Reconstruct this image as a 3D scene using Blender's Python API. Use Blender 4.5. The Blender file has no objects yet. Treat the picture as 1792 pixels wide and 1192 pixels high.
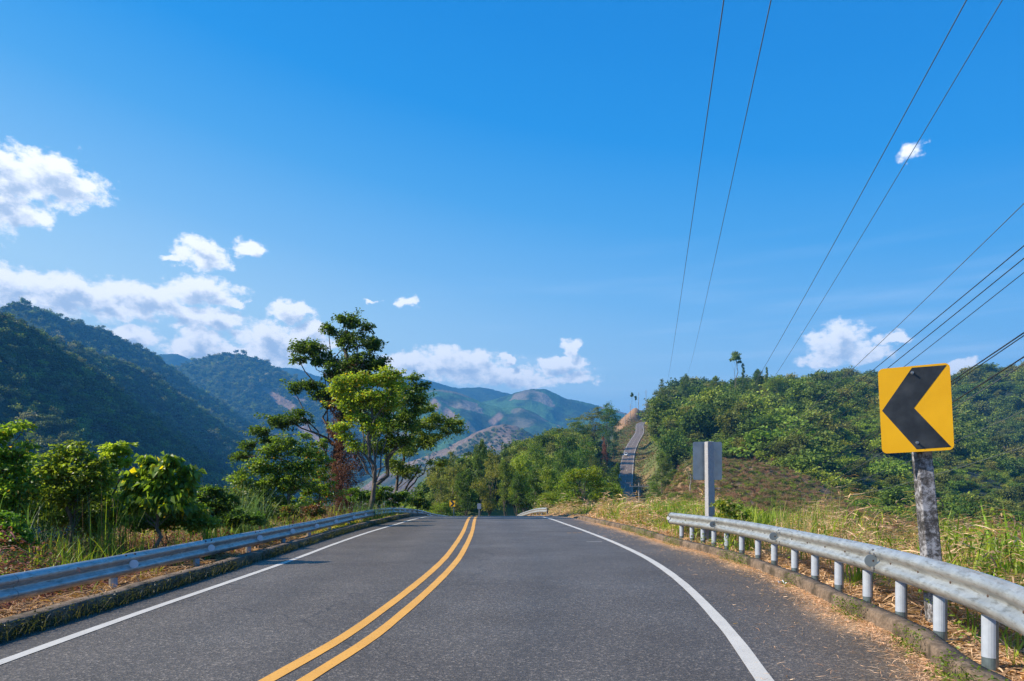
import bpy, math, random
import numpy as np
from mathutils import Vector, Matrix
C = bpy.context
SC = C.scene
# ------------------------------------------------------------------ camera, world, sun, exposure
F = 1195.0; CX = 896.0; HY = 850.0; CH = 1.5       # focal length, centre and horizon in photo pixels; eye height in m
cam_d = bpy.data.cameras.new('camera'); cam = bpy.data.objects.new('camera', cam_d); SC.collection.objects.link(cam)
cam.location = (0, 0, CH); cam.rotation_euler = (math.radians(90), 0, 0)
cam_d.sensor_width = 36; cam_d.lens = 36*F/1792; cam_d.shift_y = (HY-596)/1792
cam_d.clip_start = 0.1; cam_d.clip_end = 60000
SC.camera = cam
SUN_V = Vector((-0.79, -0.12, 0.60)).normalized()
sun_el = math.asin(SUN_V.z); sun_az = math.atan2(SUN_V.x, SUN_V.y)
sl = bpy.data.lights.new('sun', 'SUN'); sl.energy = 5.0; sl.angle = math.radians(0.5); sl.color = (1, 0.91, 0.75)
so = bpy.data.objects.new('sun', sl); SC.collection.objects.link(so)
so.rotation_euler = SUN_V.to_track_quat('Z', 'Y').to_euler(); so.location = (-30, 0, 60)
SC.view_settings.view_transform = 'Standard'; SC.view_settings.look = 'None'
SC.view_settings.exposure = 0.70; SC.view_settings.gamma = 1
SC.render.engine = 'CYCLES'
SC.cycles.use_denoising = True
SC.cycles.max_bounces = 6; SC.cycles.diffuse_bounces = 3; SC.cycles.glossy_bounces = 2
SC.cycles.transmission_bounces = 4; SC.cycles.volume_bounces = 0; SC.cycles.transparent_max_bounces = 4
SC.cycles.caustics_reflective = False; SC.cycles.caustics_refractive = False

def px_az(px): return math.degrees(math.atan((px-CX)/F))
def px_el(px, py): return math.degrees(math.atan((HY-py)/math.hypot(F, px-CX)))

world = bpy.data.worlds.new('World'); SC.world = world; world.use_nodes = True
wt = world.node_tree; wn = wt.nodes; wl = wt.links; wn.clear()
def WN(t, **kw):
    n = wn.new(t)
    for k, v in kw.items(): setattr(n, k, v)
    return n
def wset(n, i, v):
    if isinstance(v, bpy.types.NodeSocket): wl.new(v, n.inputs[i])
    else: n.inputs[i].default_value = v
def wm(op, a, b=None, c=None, clamp=False):
    n = WN('ShaderNodeMath', operation=op, use_clamp=clamp); wset(n, 0, a)
    if b is not None: wset(n, 1, b)
    if c is not None: wset(n, 2, c)
    return n.outputs[0]
def wmr(x, a, b, c=0.0, d=1.0, smooth=True):
    n = WN('ShaderNodeMapRange', interpolation_type='SMOOTHSTEP' if smooth else 'LINEAR')
    for i, v in enumerate((x, a, b, c, d)): wset(n, i, v)
    return n.outputs[0]
def wmix(f, a, b, bt='MIX'):
    n = WN('ShaderNodeMix', data_type='RGBA', blend_type=bt); wset(n, 0, f); wset(n, 6, a); wset(n, 7, b)
    return n.outputs[2]
sky = WN('ShaderNodeTexSky', sky_type='NISHITA', sun_disc=False, sun_elevation=sun_el, sun_rotation=sun_az,
         altitude=1200, air_density=1.0, dust_density=0.4, ozone_density=2.0)
sep = WN('ShaderNodeSeparateColor'); wl.new(sky.outputs[0], sep.inputs[0])
SKS = 0.115
def chan(o, gain, pw): return wm('MULTIPLY', wm('POWER', wm('MULTIPLY', o, SKS), pw), gain)
cmb = WN('ShaderNodeCombineColor')
wl.new(chan(sep.outputs[0], 0.92, 1.45), cmb.inputs[0]); wl.new(chan(sep.outputs[1], 0.85, 1.05), cmb.inputs[1]); wl.new(chan(sep.outputs[2], 0.98, 0.85), cmb.inputs[2])
SKYRAW = cmb.outputs[0]
tc = WN('ShaderNodeTexCoord'); sx = WN('ShaderNodeSeparateXYZ'); wl.new(tc.outputs['Generated'], sx.inputs[0])
az = wm('MULTIPLY', wm('ARCTAN2', sx.outputs[0], sx.outputs[1]), 180/math.pi)
el = wm('MULTIPLY', wm('ARCSINE', sx.outputs[2]), 180/math.pi)
# measured clear-sky colours by height; the side near the sun is paler, as in the Nishita sky it is mixed with
effel = wm('ADD', el, wm('MULTIPLY', wm('SINE', wm('MULTIPLY', az, math.pi/180)), 9.5))
cr = WN('ShaderNodeValToRGB'); wl.new(wmr(effel, 0, 60, 0, 1, False), cr.inputs[0]); ce = cr.color_ramp.elements
STOPS = [(0, (.52, .66, .72)), (10, (.37, .56, .68)), (16, (.17, .39, .63)), (22, (.055, .275, .58)), (28, (.006, .20, .54)), (34, (.001, .165, .49)), (60, (.001, .07, .30))]
while len(ce) < len(STOPS): ce.new(.5)
for q_, (p_, c_) in zip(ce, STOPS): q_.position = p_/60; q_.color = (*c_, 1)
SKYC = wmix(.12, cr.outputs[0], SKYRAW)
# cumulus clouds: azimuth / elevation of each cloud's lobes (degrees)
CL = [ # px, py, rx, ry in photo pixels
 (10,300,70,40),(95,315,85,38),(-30,340,80,55),(20,365,60,26),(-120,330,100,60),
 (352,440,42,25),(312,452,22,10),(438,436,26,15),
 (20,492,75,28),(110,505,75,30),(-60,500,80,40),(170,525,60,26),(40,530,120,26),
 (250,512,80,24),(345,510,75,24),(280,540,90,20),(400,527,28,10),(370,558,75,18),(230,586,50,18),
 (340,602,55,30),(470,600,62,34),(545,590,36,24),(420,625,120,18),
 (505,547,40,20),(703,527,26,12,.8),(650,526,22,5,.6),
 (720,640,50,26),(800,640,90,28),(870,658,70,20),(890,625,14,10),(985,640,44,16),(1000,608,18,12),(1010,662,45,14),(940,668,40,14),
 (1465,600,48,36),(1560,592,32,12),(1440,630,30,14),(1598,255,40,24,.60),(1680,648,30,12),(1520,618,40,16)]
def clouds(dx, dy, detail):
    xa = wm('ADD', az, dx); ya = wm('ADD', el, dy)
    cv = WN('ShaderNodeCombineXYZ'); wl.new(xa, cv.inputs[0]); wl.new(wm('MULTIPLY', ya, 1.35), cv.inputs[1])
    def nz(scale, det, rough, off):
        m = WN('ShaderNodeVectorMath', operation='ADD'); wl.new(cv.outputs[0], m.inputs[0]); m.inputs[1].default_value = (off, off*2, off)
        n = WN('ShaderNodeTexNoise'); n.noise_dimensions = '3D'; wl.new(m.outputs[0], n.inputs['Vector'])
        n.inputs['Scale'].default_value = scale; n.inputs['Detail'].default_value = det; n.inputs['Roughness'].default_value = rough
        return n.outputs[0]
    n1 = nz(0.95, detail, 0.62, 3.7)
    w1 = wm('MULTIPLY', wm('SUBTRACT', nz(0.55, 3, .5, 11), .5), 3.6); w2 = wm('MULTIPLY', wm('SUBTRACT', nz(0.55, 3, .5, 23), .5), 2.2)
    xw = wm('ADD', xa, w1); yw = wm('ADD', ya, w2)
    best = None
    for (px, py, rx, ry, *wt_) in CL:
        cx, cy = px_az(px), px_el(px, py)
        k = math.cos(math.radians(cx))
        a = math.degrees(rx/F)*k*k*1.12; b = math.degrees(ry/F)*k*1.12
        u = wm('MULTIPLY', wm('SUBTRACT', xw, cx), 1/a); v = wm('MULTIPLY', wm('SUBTRACT', yw, cy), 1/b)
        r = wm('SUBTRACT', wt_[0] if wt_ else 1.0, wm('SQRT', wm('ADD', wm('MULTIPLY', u, u), wm('MULTIPLY', v, v))))
        best = r if best is None else wm('SMOOTH_MAX', best, r, 0.15)
    best = wm('MAXIMUM', best, -1.2)
    return wm('ADD', wm('ADD', best, 0.03), wm('MULTIPLY', wm('SUBTRACT', n1, 0.5), 1.6)), n1
dens, n1 = clouds(0, 0, 7)
dens2, _ = clouds(-0.45, 0.75, 5)
alpha = wmr(dens, -0.12, 0.42)
shade = wmr(wm('ADD', wm('MULTIPLY', dens2, .85), wm('MULTIPLY', dens, .15)), 0.22, 0.95, 0.0, 1.0)
ccol = wmix(shade, (.90, .89, .88, 1), (.38, .46, .58, 1))
skyc = wmix(wm('MULTIPLY', alpha, 0.97), SKYC, ccol)
# thin cirrus veil low on the right
mp = WN('ShaderNodeMapping'); cv = WN('ShaderNodeCombineXYZ'); wl.new(az, cv.inputs[0]); wl.new(el, cv.inputs[1]); wl.new(cv.outputs[0], mp.inputs[0])
mp.inputs['Rotation'].default_value = (0, 0, math.radians(-10)); mp.inputs['Scale'].default_value = (0.05, 0.55, 1)
nv = WN('ShaderNodeTexNoise'); wl.new(mp.outputs[0], nv.inputs['Vector']); nv.inputs['Scale'].default_value = 1.0; nv.inputs['Detail'].default_value = 5
veil = wm('MULTIPLY', wm('MULTIPLY', wmr(nv.outputs[0], 0.45, 0.75), wmr(el, 22, 4)), wm('MULTIPLY', wmr(az, -15, 10), 0.30))
skyc = wmix(veil, skyc, (0.8, 0.87, 0.95, 1))
bg = WN('ShaderNodeBackground'); wl.new(skyc, bg.inputs[0]); bg.inputs[1].default_value = 1.03
wo = WN('ShaderNodeOutputWorld'); wl.new(bg.outputs[0], wo.inputs[0])

# ------------------------------------------------------------------ helpers
RNG = np.random.default_rng(7)
def W(px, py, Y): return np.array(((px-CX)*Y/F, Y, CH-(py-HY)*Y/F))
def prop(o, label=None, cat=None, group=None, kind=None):
    if label: o['label'] = label
    if cat: o['category'] = cat
    if group: o['group'] = group
    if kind: o['kind'] = kind
    return o
def thing(name, label, cat, loc=(0, 0, 0), rz=0, group=None):
    o = bpy.data.objects.new(name, None); SC.collection.objects.link(o); o.empty_display_size = .2
    o.location = loc; o.rotation_euler = (0, 0, rz); return prop(o, label, cat, group)
def mk(name, V, Fc, mat, parent=None, col=None, smooth=False, link=True, loc=None):
    V = np.asarray(V, dtype=np.float32); me = bpy.data.meshes.new(name)
    if isinstance(Fc, np.ndarray):
        k = Fc.shape[1]; n = Fc.shape[0]
        me.vertices.add(len(V)); me.vertices.foreach_set('co', V.ravel())
        me.loops.add(n*k); me.loops.foreach_set('vertex_index', Fc.astype(np.int32).ravel())
        me.polygons.add(n); me.polygons.foreach_set('loop_start', np.arange(0, n*k, k, dtype=np.int32))
        me.update(calc_edges=True)
    else:
        me.from_pydata([tuple(v) for v in V], [], Fc); me.update()
    if smooth: me.polygons.foreach_set('use_smooth', np.ones(len(me.polygons), dtype=bool))
    if col is not None:
        col = np.asarray(col, dtype=np.float32)
        if col.shape[1] == 3: col = np.hstack([col, np.ones((len(col), 1), np.float32)])
        a = me.attributes.new('col', 'FLOAT_COLOR', 'POINT'); a.data.foreach_set('color', col.ravel())
    me.materials.append(mat)
    o = bpy.data.objects.new(name, me)
    if link: SC.collection.objects.link(o)
    if parent: o.parent = parent
    if loc is not None: o.location = loc
    return o
class MB:
    def __init__(s): s.v = []; s.f = []
    def add(s, vs, fs):
        n = len(s.v); s.v += [tuple(map(float, v)) for v in vs]; s.f += [tuple(i+n for i in f) for f in fs]; return s
    def box(s, c, d, rz=0, M=None):
        x, y, z = d[0]/2, d[1]/2, d[2]/2
        vs = [Vector((a*x, b*y, e*z)) for a in (-1, 1) for b in (-1, 1) for e in (-1, 1)]
        R = Matrix.Rotation(rz, 3, 'Z') if M is None else M
        return s.add([R @ v + Vector(c) for v in vs], [(0,1,3,2),(4,6,7,5),(0,4,5,1),(2,3,7,6),(0,2,6,4),(1,5,7,3)])
    def tube(s, P, R, n=8, cap=True):
        P = [Vector(p) for p in P]; rings = []
        if not hasattr(R, '__len__'): R = [R]*len(P)
        up = Vector((0.13, 0.21, 1)) if abs((P[-1]-P[0]).normalized().z) < .9 else Vector((1, .1, 0))
        vs = []
        for i, p in enumerate(P):
            t = (P[min(i+1, len(P)-1)]-P[max(i-1, 0)]).normalized()
            a = t.cross(up).normalized(); b = t.cross(a)
            for k in range(n):
                th = 2*math.pi*k/n; vs.append(p+(a*math.cos(th)+b*math.sin(th))*R[i])
        fs = [(i*n+k, i*n+(k+1) % n, (i+1)*n+(k+1) % n, (i+1)*n+k) for i in range(len(P)-1) for k in range(n)]
        if cap: fs += [tuple(range(n-1, -1, -1)), tuple((len(P)-1)*n+k for k in range(n))]
        return s.add(vs, fs)
    def prism(s, poly, M, t):
        n = len(poly); vs = [M @ Vector((p[0], 0, p[1])) for p in poly] + [M @ Vector((p[0], t, p[1])) for p in poly]
        return s.add(vs, [tuple(range(n)), tuple(range(2*n-1, n-1, -1))] + [(i, i+n, (i+1) % n+n, (i+1) % n) for i in range(n)])
    def build(s, name, mat, parent=None, smooth=False, loc=None, bevel=0):
        o = mk(name, np.array(s.v), s.f, mat, parent, smooth=smooth, loc=loc)
        if bevel:
            m = o.modifiers.new('b', 'BEVEL'); m.width = bevel; m.segments = 2; m.limit_method = 'ANGLE'
        return o
# value noise in numpy
_perm = np.random.default_rng(3).random((256, 256))
def vnoise(x, y):
    xi = np.floor(x).astype(int); yi = np.floor(y).astype(int); fx = x-xi; fy = y-yi
    fx = fx*fx*(3-2*fx); fy = fy*fy*(3-2*fy)
    g = lambda a, b: _perm[a & 255, b & 255]
    return (g(xi, yi)*(1-fx)+g(xi+1, yi)*fx)*(1-fy)+(g(xi, yi+1)*(1-fx)+g(xi+1, yi+1)*fx)*fy
def fbm(x, y, o=5, r=.5):
    s = 0; a = 1; t = 0
    for i in range(o):
        s = s+a*vnoise(x*2**i+17.3*i, y*2**i+9.1*i); t += a; a *= r
    return s/t
def ridged(x, y, o=5):
    s = 0; a = 1; t = 0
    for i in range(o):
        s = s+a*(1-np.abs(2*vnoise(x*2**i+7.7*i, y*2**i+3.1*i)-1)); t += a; a *= .5
    return s/t
def sstep(x, a, b):
    t = np.clip((x-a)/(b-a), 0, 1); return t*t*(3-2*t)

# ------------------------------------------------------------------ materials
def material(name):
    m = bpy.data.materials.new(name); m.use_nodes = True; nt = m.node_tree
    b = nt.nodes['Principled BSDF']; return m, nt, b
def nn(nt, t, **kw):
    n = nt.nodes.new(t)
    for k, v in kw.items(): setattr(n, k, v)
    return n
def noise(nt, scale, detail=4, rough=.55, coord='Object', vec=None):
    n = nn(nt, 'ShaderNodeTexNoise'); n.inputs['Scale'].default_value = scale; n.inputs['Detail'].default_value = detail; n.inputs['Roughness'].default_value = rough
    if vec is None:
        t = nn(nt, 'ShaderNodeTexCoord'); vec = t.outputs[coord]
    nt.links.new(vec, n.inputs['Vector']); return n.outputs[0]
def ramp(nt, x, stops, ip='LINEAR'):
    r = nn(nt, 'ShaderNodeValToRGB'); e = r.color_ramp.elements; r.color_ramp.interpolation = ip
    while len(e) < len(stops): e.new(.5)
    for i, (p, c) in enumerate(stops): e[i].position = p; e[i].color = (*c, 1) if len(c) == 3 else c
    nt.links.new(x, r.inputs[0]); return r.outputs[0]
def mixc(nt, f, a, b, bt='MIX'):
    n = nn(nt, 'ShaderNodeMix', data_type='RGBA', blend_type=bt)
    for i, v in ((0, f), (6, a), (7, b)):
        if isinstance(v, bpy.types.NodeSocket): nt.links.new(v, n.inputs[i])
        else: n.inputs[i].default_value = v if i == 0 else ((*v, 1) if len(v) == 3 else v)
    return n.outputs[2]
def bump(nt, h, strength, dist, b):
    n = nn(nt, 'ShaderNodeBump'); n.inputs['Strength'].default_value = strength; n.inputs['Distance'].default_value = dist
    nt.links.new(h, n.inputs['Height']); nt.links.new(n.outputs[0], b.inputs['Normal']); return n
def simple(name, col, rough=.6, metal=0, nscale=0, namt=.3, bumpd=0):
    m, nt, b = material(name); b.inputs['Roughness'].default_value = rough; b.inputs['Metallic'].default_value = metal
    if nscale:
        n = noise(nt, nscale); c = ramp(nt, n, [(.3, tuple(x*(1-namt) for x in col)), (.7, tuple(min(1, x*(1+namt)) for x in col))])
        nt.links.new(c, b.inputs['Base Color'])
        if bumpd: bump(nt, n, .6, bumpd, b)
    else: b.inputs['Base Color'].default_value = (*col, 1)
    return m
def leafmat(name, trans=.35, rough=.45, spec=.5, vr=(1.7, 1.1), hr=(.468, .512)):
    m, nt, b = material(name)
    a = nn(nt, 'ShaderNodeAttribute', attribute_name='col')
    oi = nn(nt, 'ShaderNodeObjectInfo')
    hs = nn(nt, 'ShaderNodeHueSaturation'); nt.links.new(a.outputs['Color'], hs.inputs['Color'])
    mr = nn(nt, 'ShaderNodeMapRange'); nt.links.new(oi.outputs['Random'], mr.inputs[0]); mr.inputs[3].default_value = hr[0]; mr.inputs[4].default_value = hr[1]
    mv = nn(nt, 'ShaderNodeMapRange'); nt.links.new(oi.outputs['Random'], mv.inputs[0]); mv.inputs[3].default_value = vr[0]; mv.inputs[4].default_value = vr[1]
    nt.links.new(mr.outputs[0], hs.inputs['Hue']); nt.links.new(mv.outputs[0], hs.inputs['Value'])
    nt.links.new(hs.outputs[0], b.inputs['Base Color']); b.inputs['Roughness'].default_value = rough
    b.inputs['Specular IOR Level'].default_value = spec
    tr = nn(nt, 'ShaderNodeBsdfTranslucent'); 
    tcx = mixc(nt, 1.0, hs.outputs[0], (1.9, 1.75, .7), 'MULTIPLY'); nt.links.new(tcx, tr.inputs[0])
    mx = nn(nt, 'ShaderNodeMixShader'); mx.inputs[0].default_value = trans
    nt.links.new(b.outputs[0], mx.inputs[1]); nt.links.new(tr.outputs[0], mx.inputs[2])
    nt.links.new(mx.outputs[0], nt.nodes['Material Output'].inputs[0]); return m
LEAF = leafmat('leaf', .5, .42, .5); FAR = leafmat('far_leaf', .3, .6, .25, (2.15, .95), (.448, .505)); DRY = leafmat('dry_plant', .25, .8, .15); GRASS = leafmat('grass_blade', .4, .5, .4)
BARK = simple('bark', (.13, .10, .075), .9, 0, 6, .5, .03)
PALEBARK = simple('pale_bark', (.27, .23, .19), .9, 0, 6, .45, .02)

# asphalt: pale grit in dark binder, polished wheel paths
def asphalt():
    m, nt, b = material('asphalt')
    t = nn(nt, 'ShaderNodeTexCoord'); g = t.outputs['Object']
    v = nn(nt, 'ShaderNodeTexVoronoi'); v.inputs['Scale'].default_value = 58; nt.links.new(g, v.inputs['Vector'])
    n1 = noise(nt, 130, 3, .7, vec=g); n2 = noise(nt, .55, 5, .6, vec=g); n3 = noise(nt, 9, 4, .6, vec=g)
    sp = nn(nt, 'ShaderNodeSeparateColor'); nt.links.new(v.outputs['Color'], sp.inputs[0])
    c = ramp(nt, sp.outputs[0], [(0, (.040, .036, .032)), (.55, (.095, .088, .080)), (.86, (.17, .155, .14)), (1, (.38, .355, .33))])
    c = mixc(nt, .45, c, ramp(nt, n1, [(.35, (.07, .064, .058)), (.7, (.16, .148, .135))]))
    c = mixc(nt, 1, c, ramp(nt, n2, [(.3, (.78, .78, .80)), (.7, (1.15, 1.15, 1.15))]), 'MULTIPLY')
    c = mixc(nt, 1, c, ramp(nt, n3, [(.3, (.9, .9, .9)), (.7, (1.08, 1.08, 1.08))]), 'MULTIPLY')
    a = nn(nt, 'ShaderNodeAttribute', attribute_name='col'); c = mixc(nt, 1, c, a.outputs['Color'], 'MULTIPLY'); c = mixc(nt, 1, c, (1.13, 1.0, .81), 'MULTIPLY')
    # sealed cracks and hairlines
    w = nn(nt, 'ShaderNodeTexVoronoi', feature='DISTANCE_TO_EDGE'); w.inputs['Scale'].default_value = .16
    wv = nn(nt, 'ShaderNodeVectorMath', operation='ADD'); nt.links.new(g, wv.inputs[0])
    nw = nn(nt, 'ShaderNodeTexNoise'); nw.inputs['Scale'].default_value = 1.2; nw.inputs['Detail'].default_value = 5; nt.links.new(g, nw.inputs['Vector'])
    nt.links.new(nw.outputs['Color'], wv.inputs[1]); nt.links.new(wv.outputs[0], w.inputs['Vector'])
    ck = ramp(nt, w.outputs['Distance'], [(0, (.45, .45, .45)), (.0022, (1, 1, 1))])
    c = mixc(nt, .75, c, mixc(nt, 1, c, ck, 'MULTIPLY'))
    nt.links.new(c, b.inputs['Base Color'])
    r = ramp(nt, n2, [(.3, (.62, .62, .62)), (.7, (.5, .5, .5))]); nt.links.new(r, b.inputs['Roughness'])
    bump(nt, v.outputs['Distance'], .7, .006, b); return m
ASPH = asphalt()
def paint(name, col):
    m, nt, b = material(name); n = noise(nt, 40, 5, .7); n2 = noise(nt, 2.2, 3)
    c = ramp(nt, n, [(.30, tuple(x*.38 for x in col)), (.41, tuple(x*.92 for x in col)), (1, col)])
    c = mixc(nt, 1, c, ramp(nt, n2, [(.3, (.9, .9, .9)), (.7, (1.04, 1.04, 1.04))]), 'MULTIPLY')
    nt.links.new(c, b.inputs['Base Color']); b.inputs['Roughness'].default_value = .6; bump(nt, n, .4, .003, b); return m
YEL = paint('yellow_road_paint', (.85, .42, .07)); WHT = paint('white_road_paint', (.66, .62, .55))
def galv():
    m, nt, b = material('galvanised_steel'); n = noise(nt, 5, 5, .6); n2 = noise(nt, 60, 3, .6)
    c = ramp(nt, n, [(.3, (.36, .37, .36)), (.5, (.47, .48, .47)), (.72, (.60, .61, .59))])
    t = nn(nt, 'ShaderNodeTexCoord'); mp = nn(nt, 'ShaderNodeMapping'); nt.links.new(t.outputs['Object'], mp.inputs[0]); mp.inputs['Scale'].default_value = (3, 3, 22)
    st = noise(nt, 2.0, 4, .6, vec=mp.outputs[0])
    c = mixc(nt, 1, c, ramp(nt, st, [(.28, (.52, .48, .42)), (.48, (1, 1, 1)), (1, (1, 1, 1))]), 'MULTIPLY')
    nt.links.new(c, b.inputs['Base Color']); b.inputs['Metallic'].default_value = .5
    r = ramp(nt, n2, [(.3, (.34, .34, .34)), (.7, (.48, .48, .48))]); nt.links.new(r, b.inputs['Roughness']); bump(nt, n, .25, .01, b); return m
GALV = galv()
POSTM = simple('post_steel', (.30, .29, .27), .5, .4, 8, .3)
SHEETW = simple('white_sheeting', (.42, .46, .53), .45, 0, 20, .08)
SHEETD = simple('dark_post_foot', (.10, .13, .14), .6, 0, 20, .3)
REFLW = simple('white_reflector', (.80, .82, .86), .35)
REFLG = simple('grey_reflector', (.19, .23, .26), .45)
BOLT = simple('bolt_steel', (.35, .35, .36), .4, .8)
RUST = simple('rusty_bolt', (.10, .06, .045), .8)
def concrete(name, a, bcol, moss, amt):
    m, nt, b = material(name); n = noise(nt, 3.2, 7, .65); n2 = noise(nt, 22, 6, .7); n3 = noise(nt, 1.1, 4)
    c = ramp(nt, n2, [(.3, a), (.7, bcol)]); c = mixc(nt, ramp(nt, n, [(amt, (0, 0, 0)), (amt+.16, (1, 1, 1))]), c, moss)
    nt.links.new(c, b.inputs['Base Color']); b.inputs['Roughness'].default_value = .92; bump(nt, n2, .9, .02, b); return m
KERB = concrete('kerb_concrete', (.10, .068, .044), (.30, .215, .15), (.065, .048, .028), .46)
def mouldy():
    m, nt, b = material('mouldy_white_paint'); n = noise(nt, 9, 8, .72); n2 = noise(nt, 2.5, 3); n3 = noise(nt, 34, 5, .7)
    f = mixc(nt, .45, n, n3); f = mixc(nt, .25, f, n2)
    c = ramp(nt, f, [(.42, (.03, .028, .026)), (.49, (.12, .11, .11)), (.55, (.40, .39, .41)), (.68, (.62, .61, .64))])
    nt.links.new(c, b.inputs['Base Color']); b.inputs['Roughness'].default_value = .9; bump(nt, f, .6, .01, b); return m
MOULD = mouldy()
POSTW = concrete('white_post_paint', (.34, .33, .34), (.45, .44, .46), (.24, .18, .14), .60)
def signyel():
    m, nt, b = material('yellow_sign_face'); n = noise(nt, 3, 4); c = ramp(nt, n, [(.3, (.80, .40, .005)), (.7, (.88, .46, .008))])
    nt.links.new(c, b.inputs['Base Color']); b.inputs['Roughness'].default_value = .38; b.inputs['Specular IOR Level'].default_value = .35
    bump(nt, noise(nt, 1.6, 2), .35, .02, b); return m
SYEL = signyel()
def signblk():
    m, nt, b = material('black_sign_face'); n = noise(nt, 6, 5, .6); c = ramp(nt, n, [(.3, (.010, .012, .016)), (.5, (.022, .026, .032)), (.75, (.045, .05, .058))])
    nt.links.new(c, b.inputs['Base Color']); b.inputs['Roughness'].default_value = .5; bump(nt, noise(nt, 1.6, 2), .35, .02, b); return m
SBLK = signblk()
SBACK = simple('sign_back_metal', (.30, .35, .39), .5, .2, 3, .18)
WIREM = simple('wire_aluminium', (.16, .17, .18), .5, .3); CABLEM = simple('black_cable', (.03, .03, .032), .6)
POLEM = simple('pole_concrete', (.30, .28, .26), .9, 0, 3, .2)
CARW = simple('white_car_paint', (.75, .76, .78), .3); CARG = simple('car_glass', (.02, .025, .03), .1); TYRE = simple('tyre_rubber', (.02, .02, .02), .8)
ROOFM = simple('metal_roof', (.72, .74, .78), .5, 0, .5, .1); WALLM = simple('hut_wall', (.25, .2, .16), .9, 0, 1, .2)

# ------------------------------------------------------------------ the lie of the land
def zroad(Y):
    Y = np.asarray(Y, float); s = np.clip(Y-28, 0, None)
    a = -.00191*s*s; k = .06/(2*.00191); zk = -.00191*k*k
    return np.where(s < k, a, zk-.06*(s-k))
ST = np.array([ # Y, left kerb foot, left line, centre, right line, right kerb foot
 (-14,-9.2,-8.6,-6.4,-2.2,-.2),(-7,-6.9,-6.3,-4.1,-.3,1.4),(0,-5.4,-4.75,-2.55,1.05,2.6),(3,-5.1,-4.45,-2.05,1.6,3.05),(5.24,-4.97,-4.33,-1.737,1.94,3.39),(6.69,-4.96,-4.36,-1.53,2.18,3.80),
 (8.2,-4.97,-4.39,-1.42,2.38,3.98),(10.5,-5.0,-4.40,-1.31,2.62,4.25),(13.7,-5.08,-4.43,-1.242,2.78,4.40),(17.3,-5.2,-4.55,-1.297,2.72,4.12),(22.4,-5.3,-4.6,-1.45,2.42,3.86),
 (28,-5.2,-4.45,-1.70,1.98,3.28),(36,-5.2,-4.4,-2.03,1.45,2.55),(45,-5.5,-4.8,-2.3,.95,1.75),(60,-6.1,-5.5,-2.9,-.2,.2),(75,-6.0,-5.4,-2.7,.4,1.0),(90,-5.5,-4.8,-2,1.2,1.8)])
def catmull(xs, ys, q):
    xs = np.asarray(xs, float); ys = np.asarray(ys, float); q = np.clip(q, xs[0], xs[-1])
    m = np.zeros_like(ys); d = np.diff(ys)/np.diff(xs)
    m[1:-1] = (d[:-1]*np.diff(xs)[1:]+d[1:]*np.diff(xs)[:-1])/(np.diff(xs)[:-1]+np.diff(xs)[1:]); m[0] = d[0]; m[-1] = d[-1]
    i = np.clip(np.searchsorted(xs, q)-1, 0, len(xs)-2); h = xs[i+1]-xs[i]; t = (q-xs[i])/h
    return (2*t**3-3*t**2+1)*ys[i]+(t**3-2*t**2+t)*h*m[i]+(-2*t**3+3*t**2)*ys[i+1]+(t**3-t**2)*h*m[i+1]
def st(k, Y): return catmull(ST[:, 0], ST[:, k], Y)
# centre line beyond the crest, down through the dip and up the far hill
FP = np.array([(-1.9,90,zroad(90)),(4,120,-5.6),(18,165,-8),(34,215,-8.5),(46,270,-5),(53,320,-.5),(61,364,10),(73.8,430,22),(104,560,43.7),(153,760,72.7),(206,850,80),(300,930,78)])
fs_ = np.concatenate([[0], np.cumsum(np.hypot(*np.diff(FP[:, :2], axis=0).T))])
FQ = np.arange(0, fs_[-1], 3.0)
FPd = np.stack([catmull(fs_, FP[:, i], FQ) for i in range(3)], 1)
FT = np.gradient(FPd[:, :2], axis=0); FT /= np.linalg.norm(FT, axis=1)[:, None]
FN = np.stack([FT[:, 1], -FT[:, 0]], 1)   # to the right
CT = [] # (az, ln R, v)
def cp(px, py, Y):
    p = W(px, py, Y); cw(*p)
def cw(x, y, z):
    R = math.hypot(x, y); CT.append((math.atan2(x, y), math.log(R), (z-CH)/R))
for p in [(-12,10,-1),(-16,12,-4),(-12,22,-1.6),(-18,22,-6),(-30,20,-14),(-13,35,-3),(-25,40,-14),(-11,50,-4),(-20,60,-12),(-12,85,-8),(-60,60,-40),(-40,120,-30),(-150,150,-90),(-300,300,-130),
          (-100,-50,-60),(-30,-20,-15),(-12,-10,-2),(-12,0,-1),(-30,0,-14),(-100,20,-70),(-400,-100,-130),(-1000,-1000,-140),(-3000,-3000,-150),
          (8,8,-.1),(12,8,-.8),(9,14,-.3),(13,16,-2.2),(8,25,.1),(13,28,-1.4),(7,36,.1),(12,42,-.3),(19,55,-3),(7,60,-1),(13,75,-3),(30,40,-9),(36,26,-11),(25,12,-7),(40,-10,-12),(15,-10,-1.5),(8,-10,-.1),
          (0,-30,0),(0,-100,4),(0,-600,20),(200,-200,-20),(1000,-1000,0),(100,20,-28),(300,50,-20),(600,100,20),(900,300,60),(2000,0,50),
          (-500,1000,-150),(-900,1500,-150),(0,1500,-150),(0,3000,-150),(0,6000,-150),(-3000,5000,-150),(-6000,1000,-150),(3000,4000,-60),(5000,2000,-60),(1200,1500,20),(2000,2500,-20),(-2000,500,-150),(-60,300,-70),(-60,600,-110),
          (-250,600,-120),(100,1200,-60)]: cw(*p)
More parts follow.
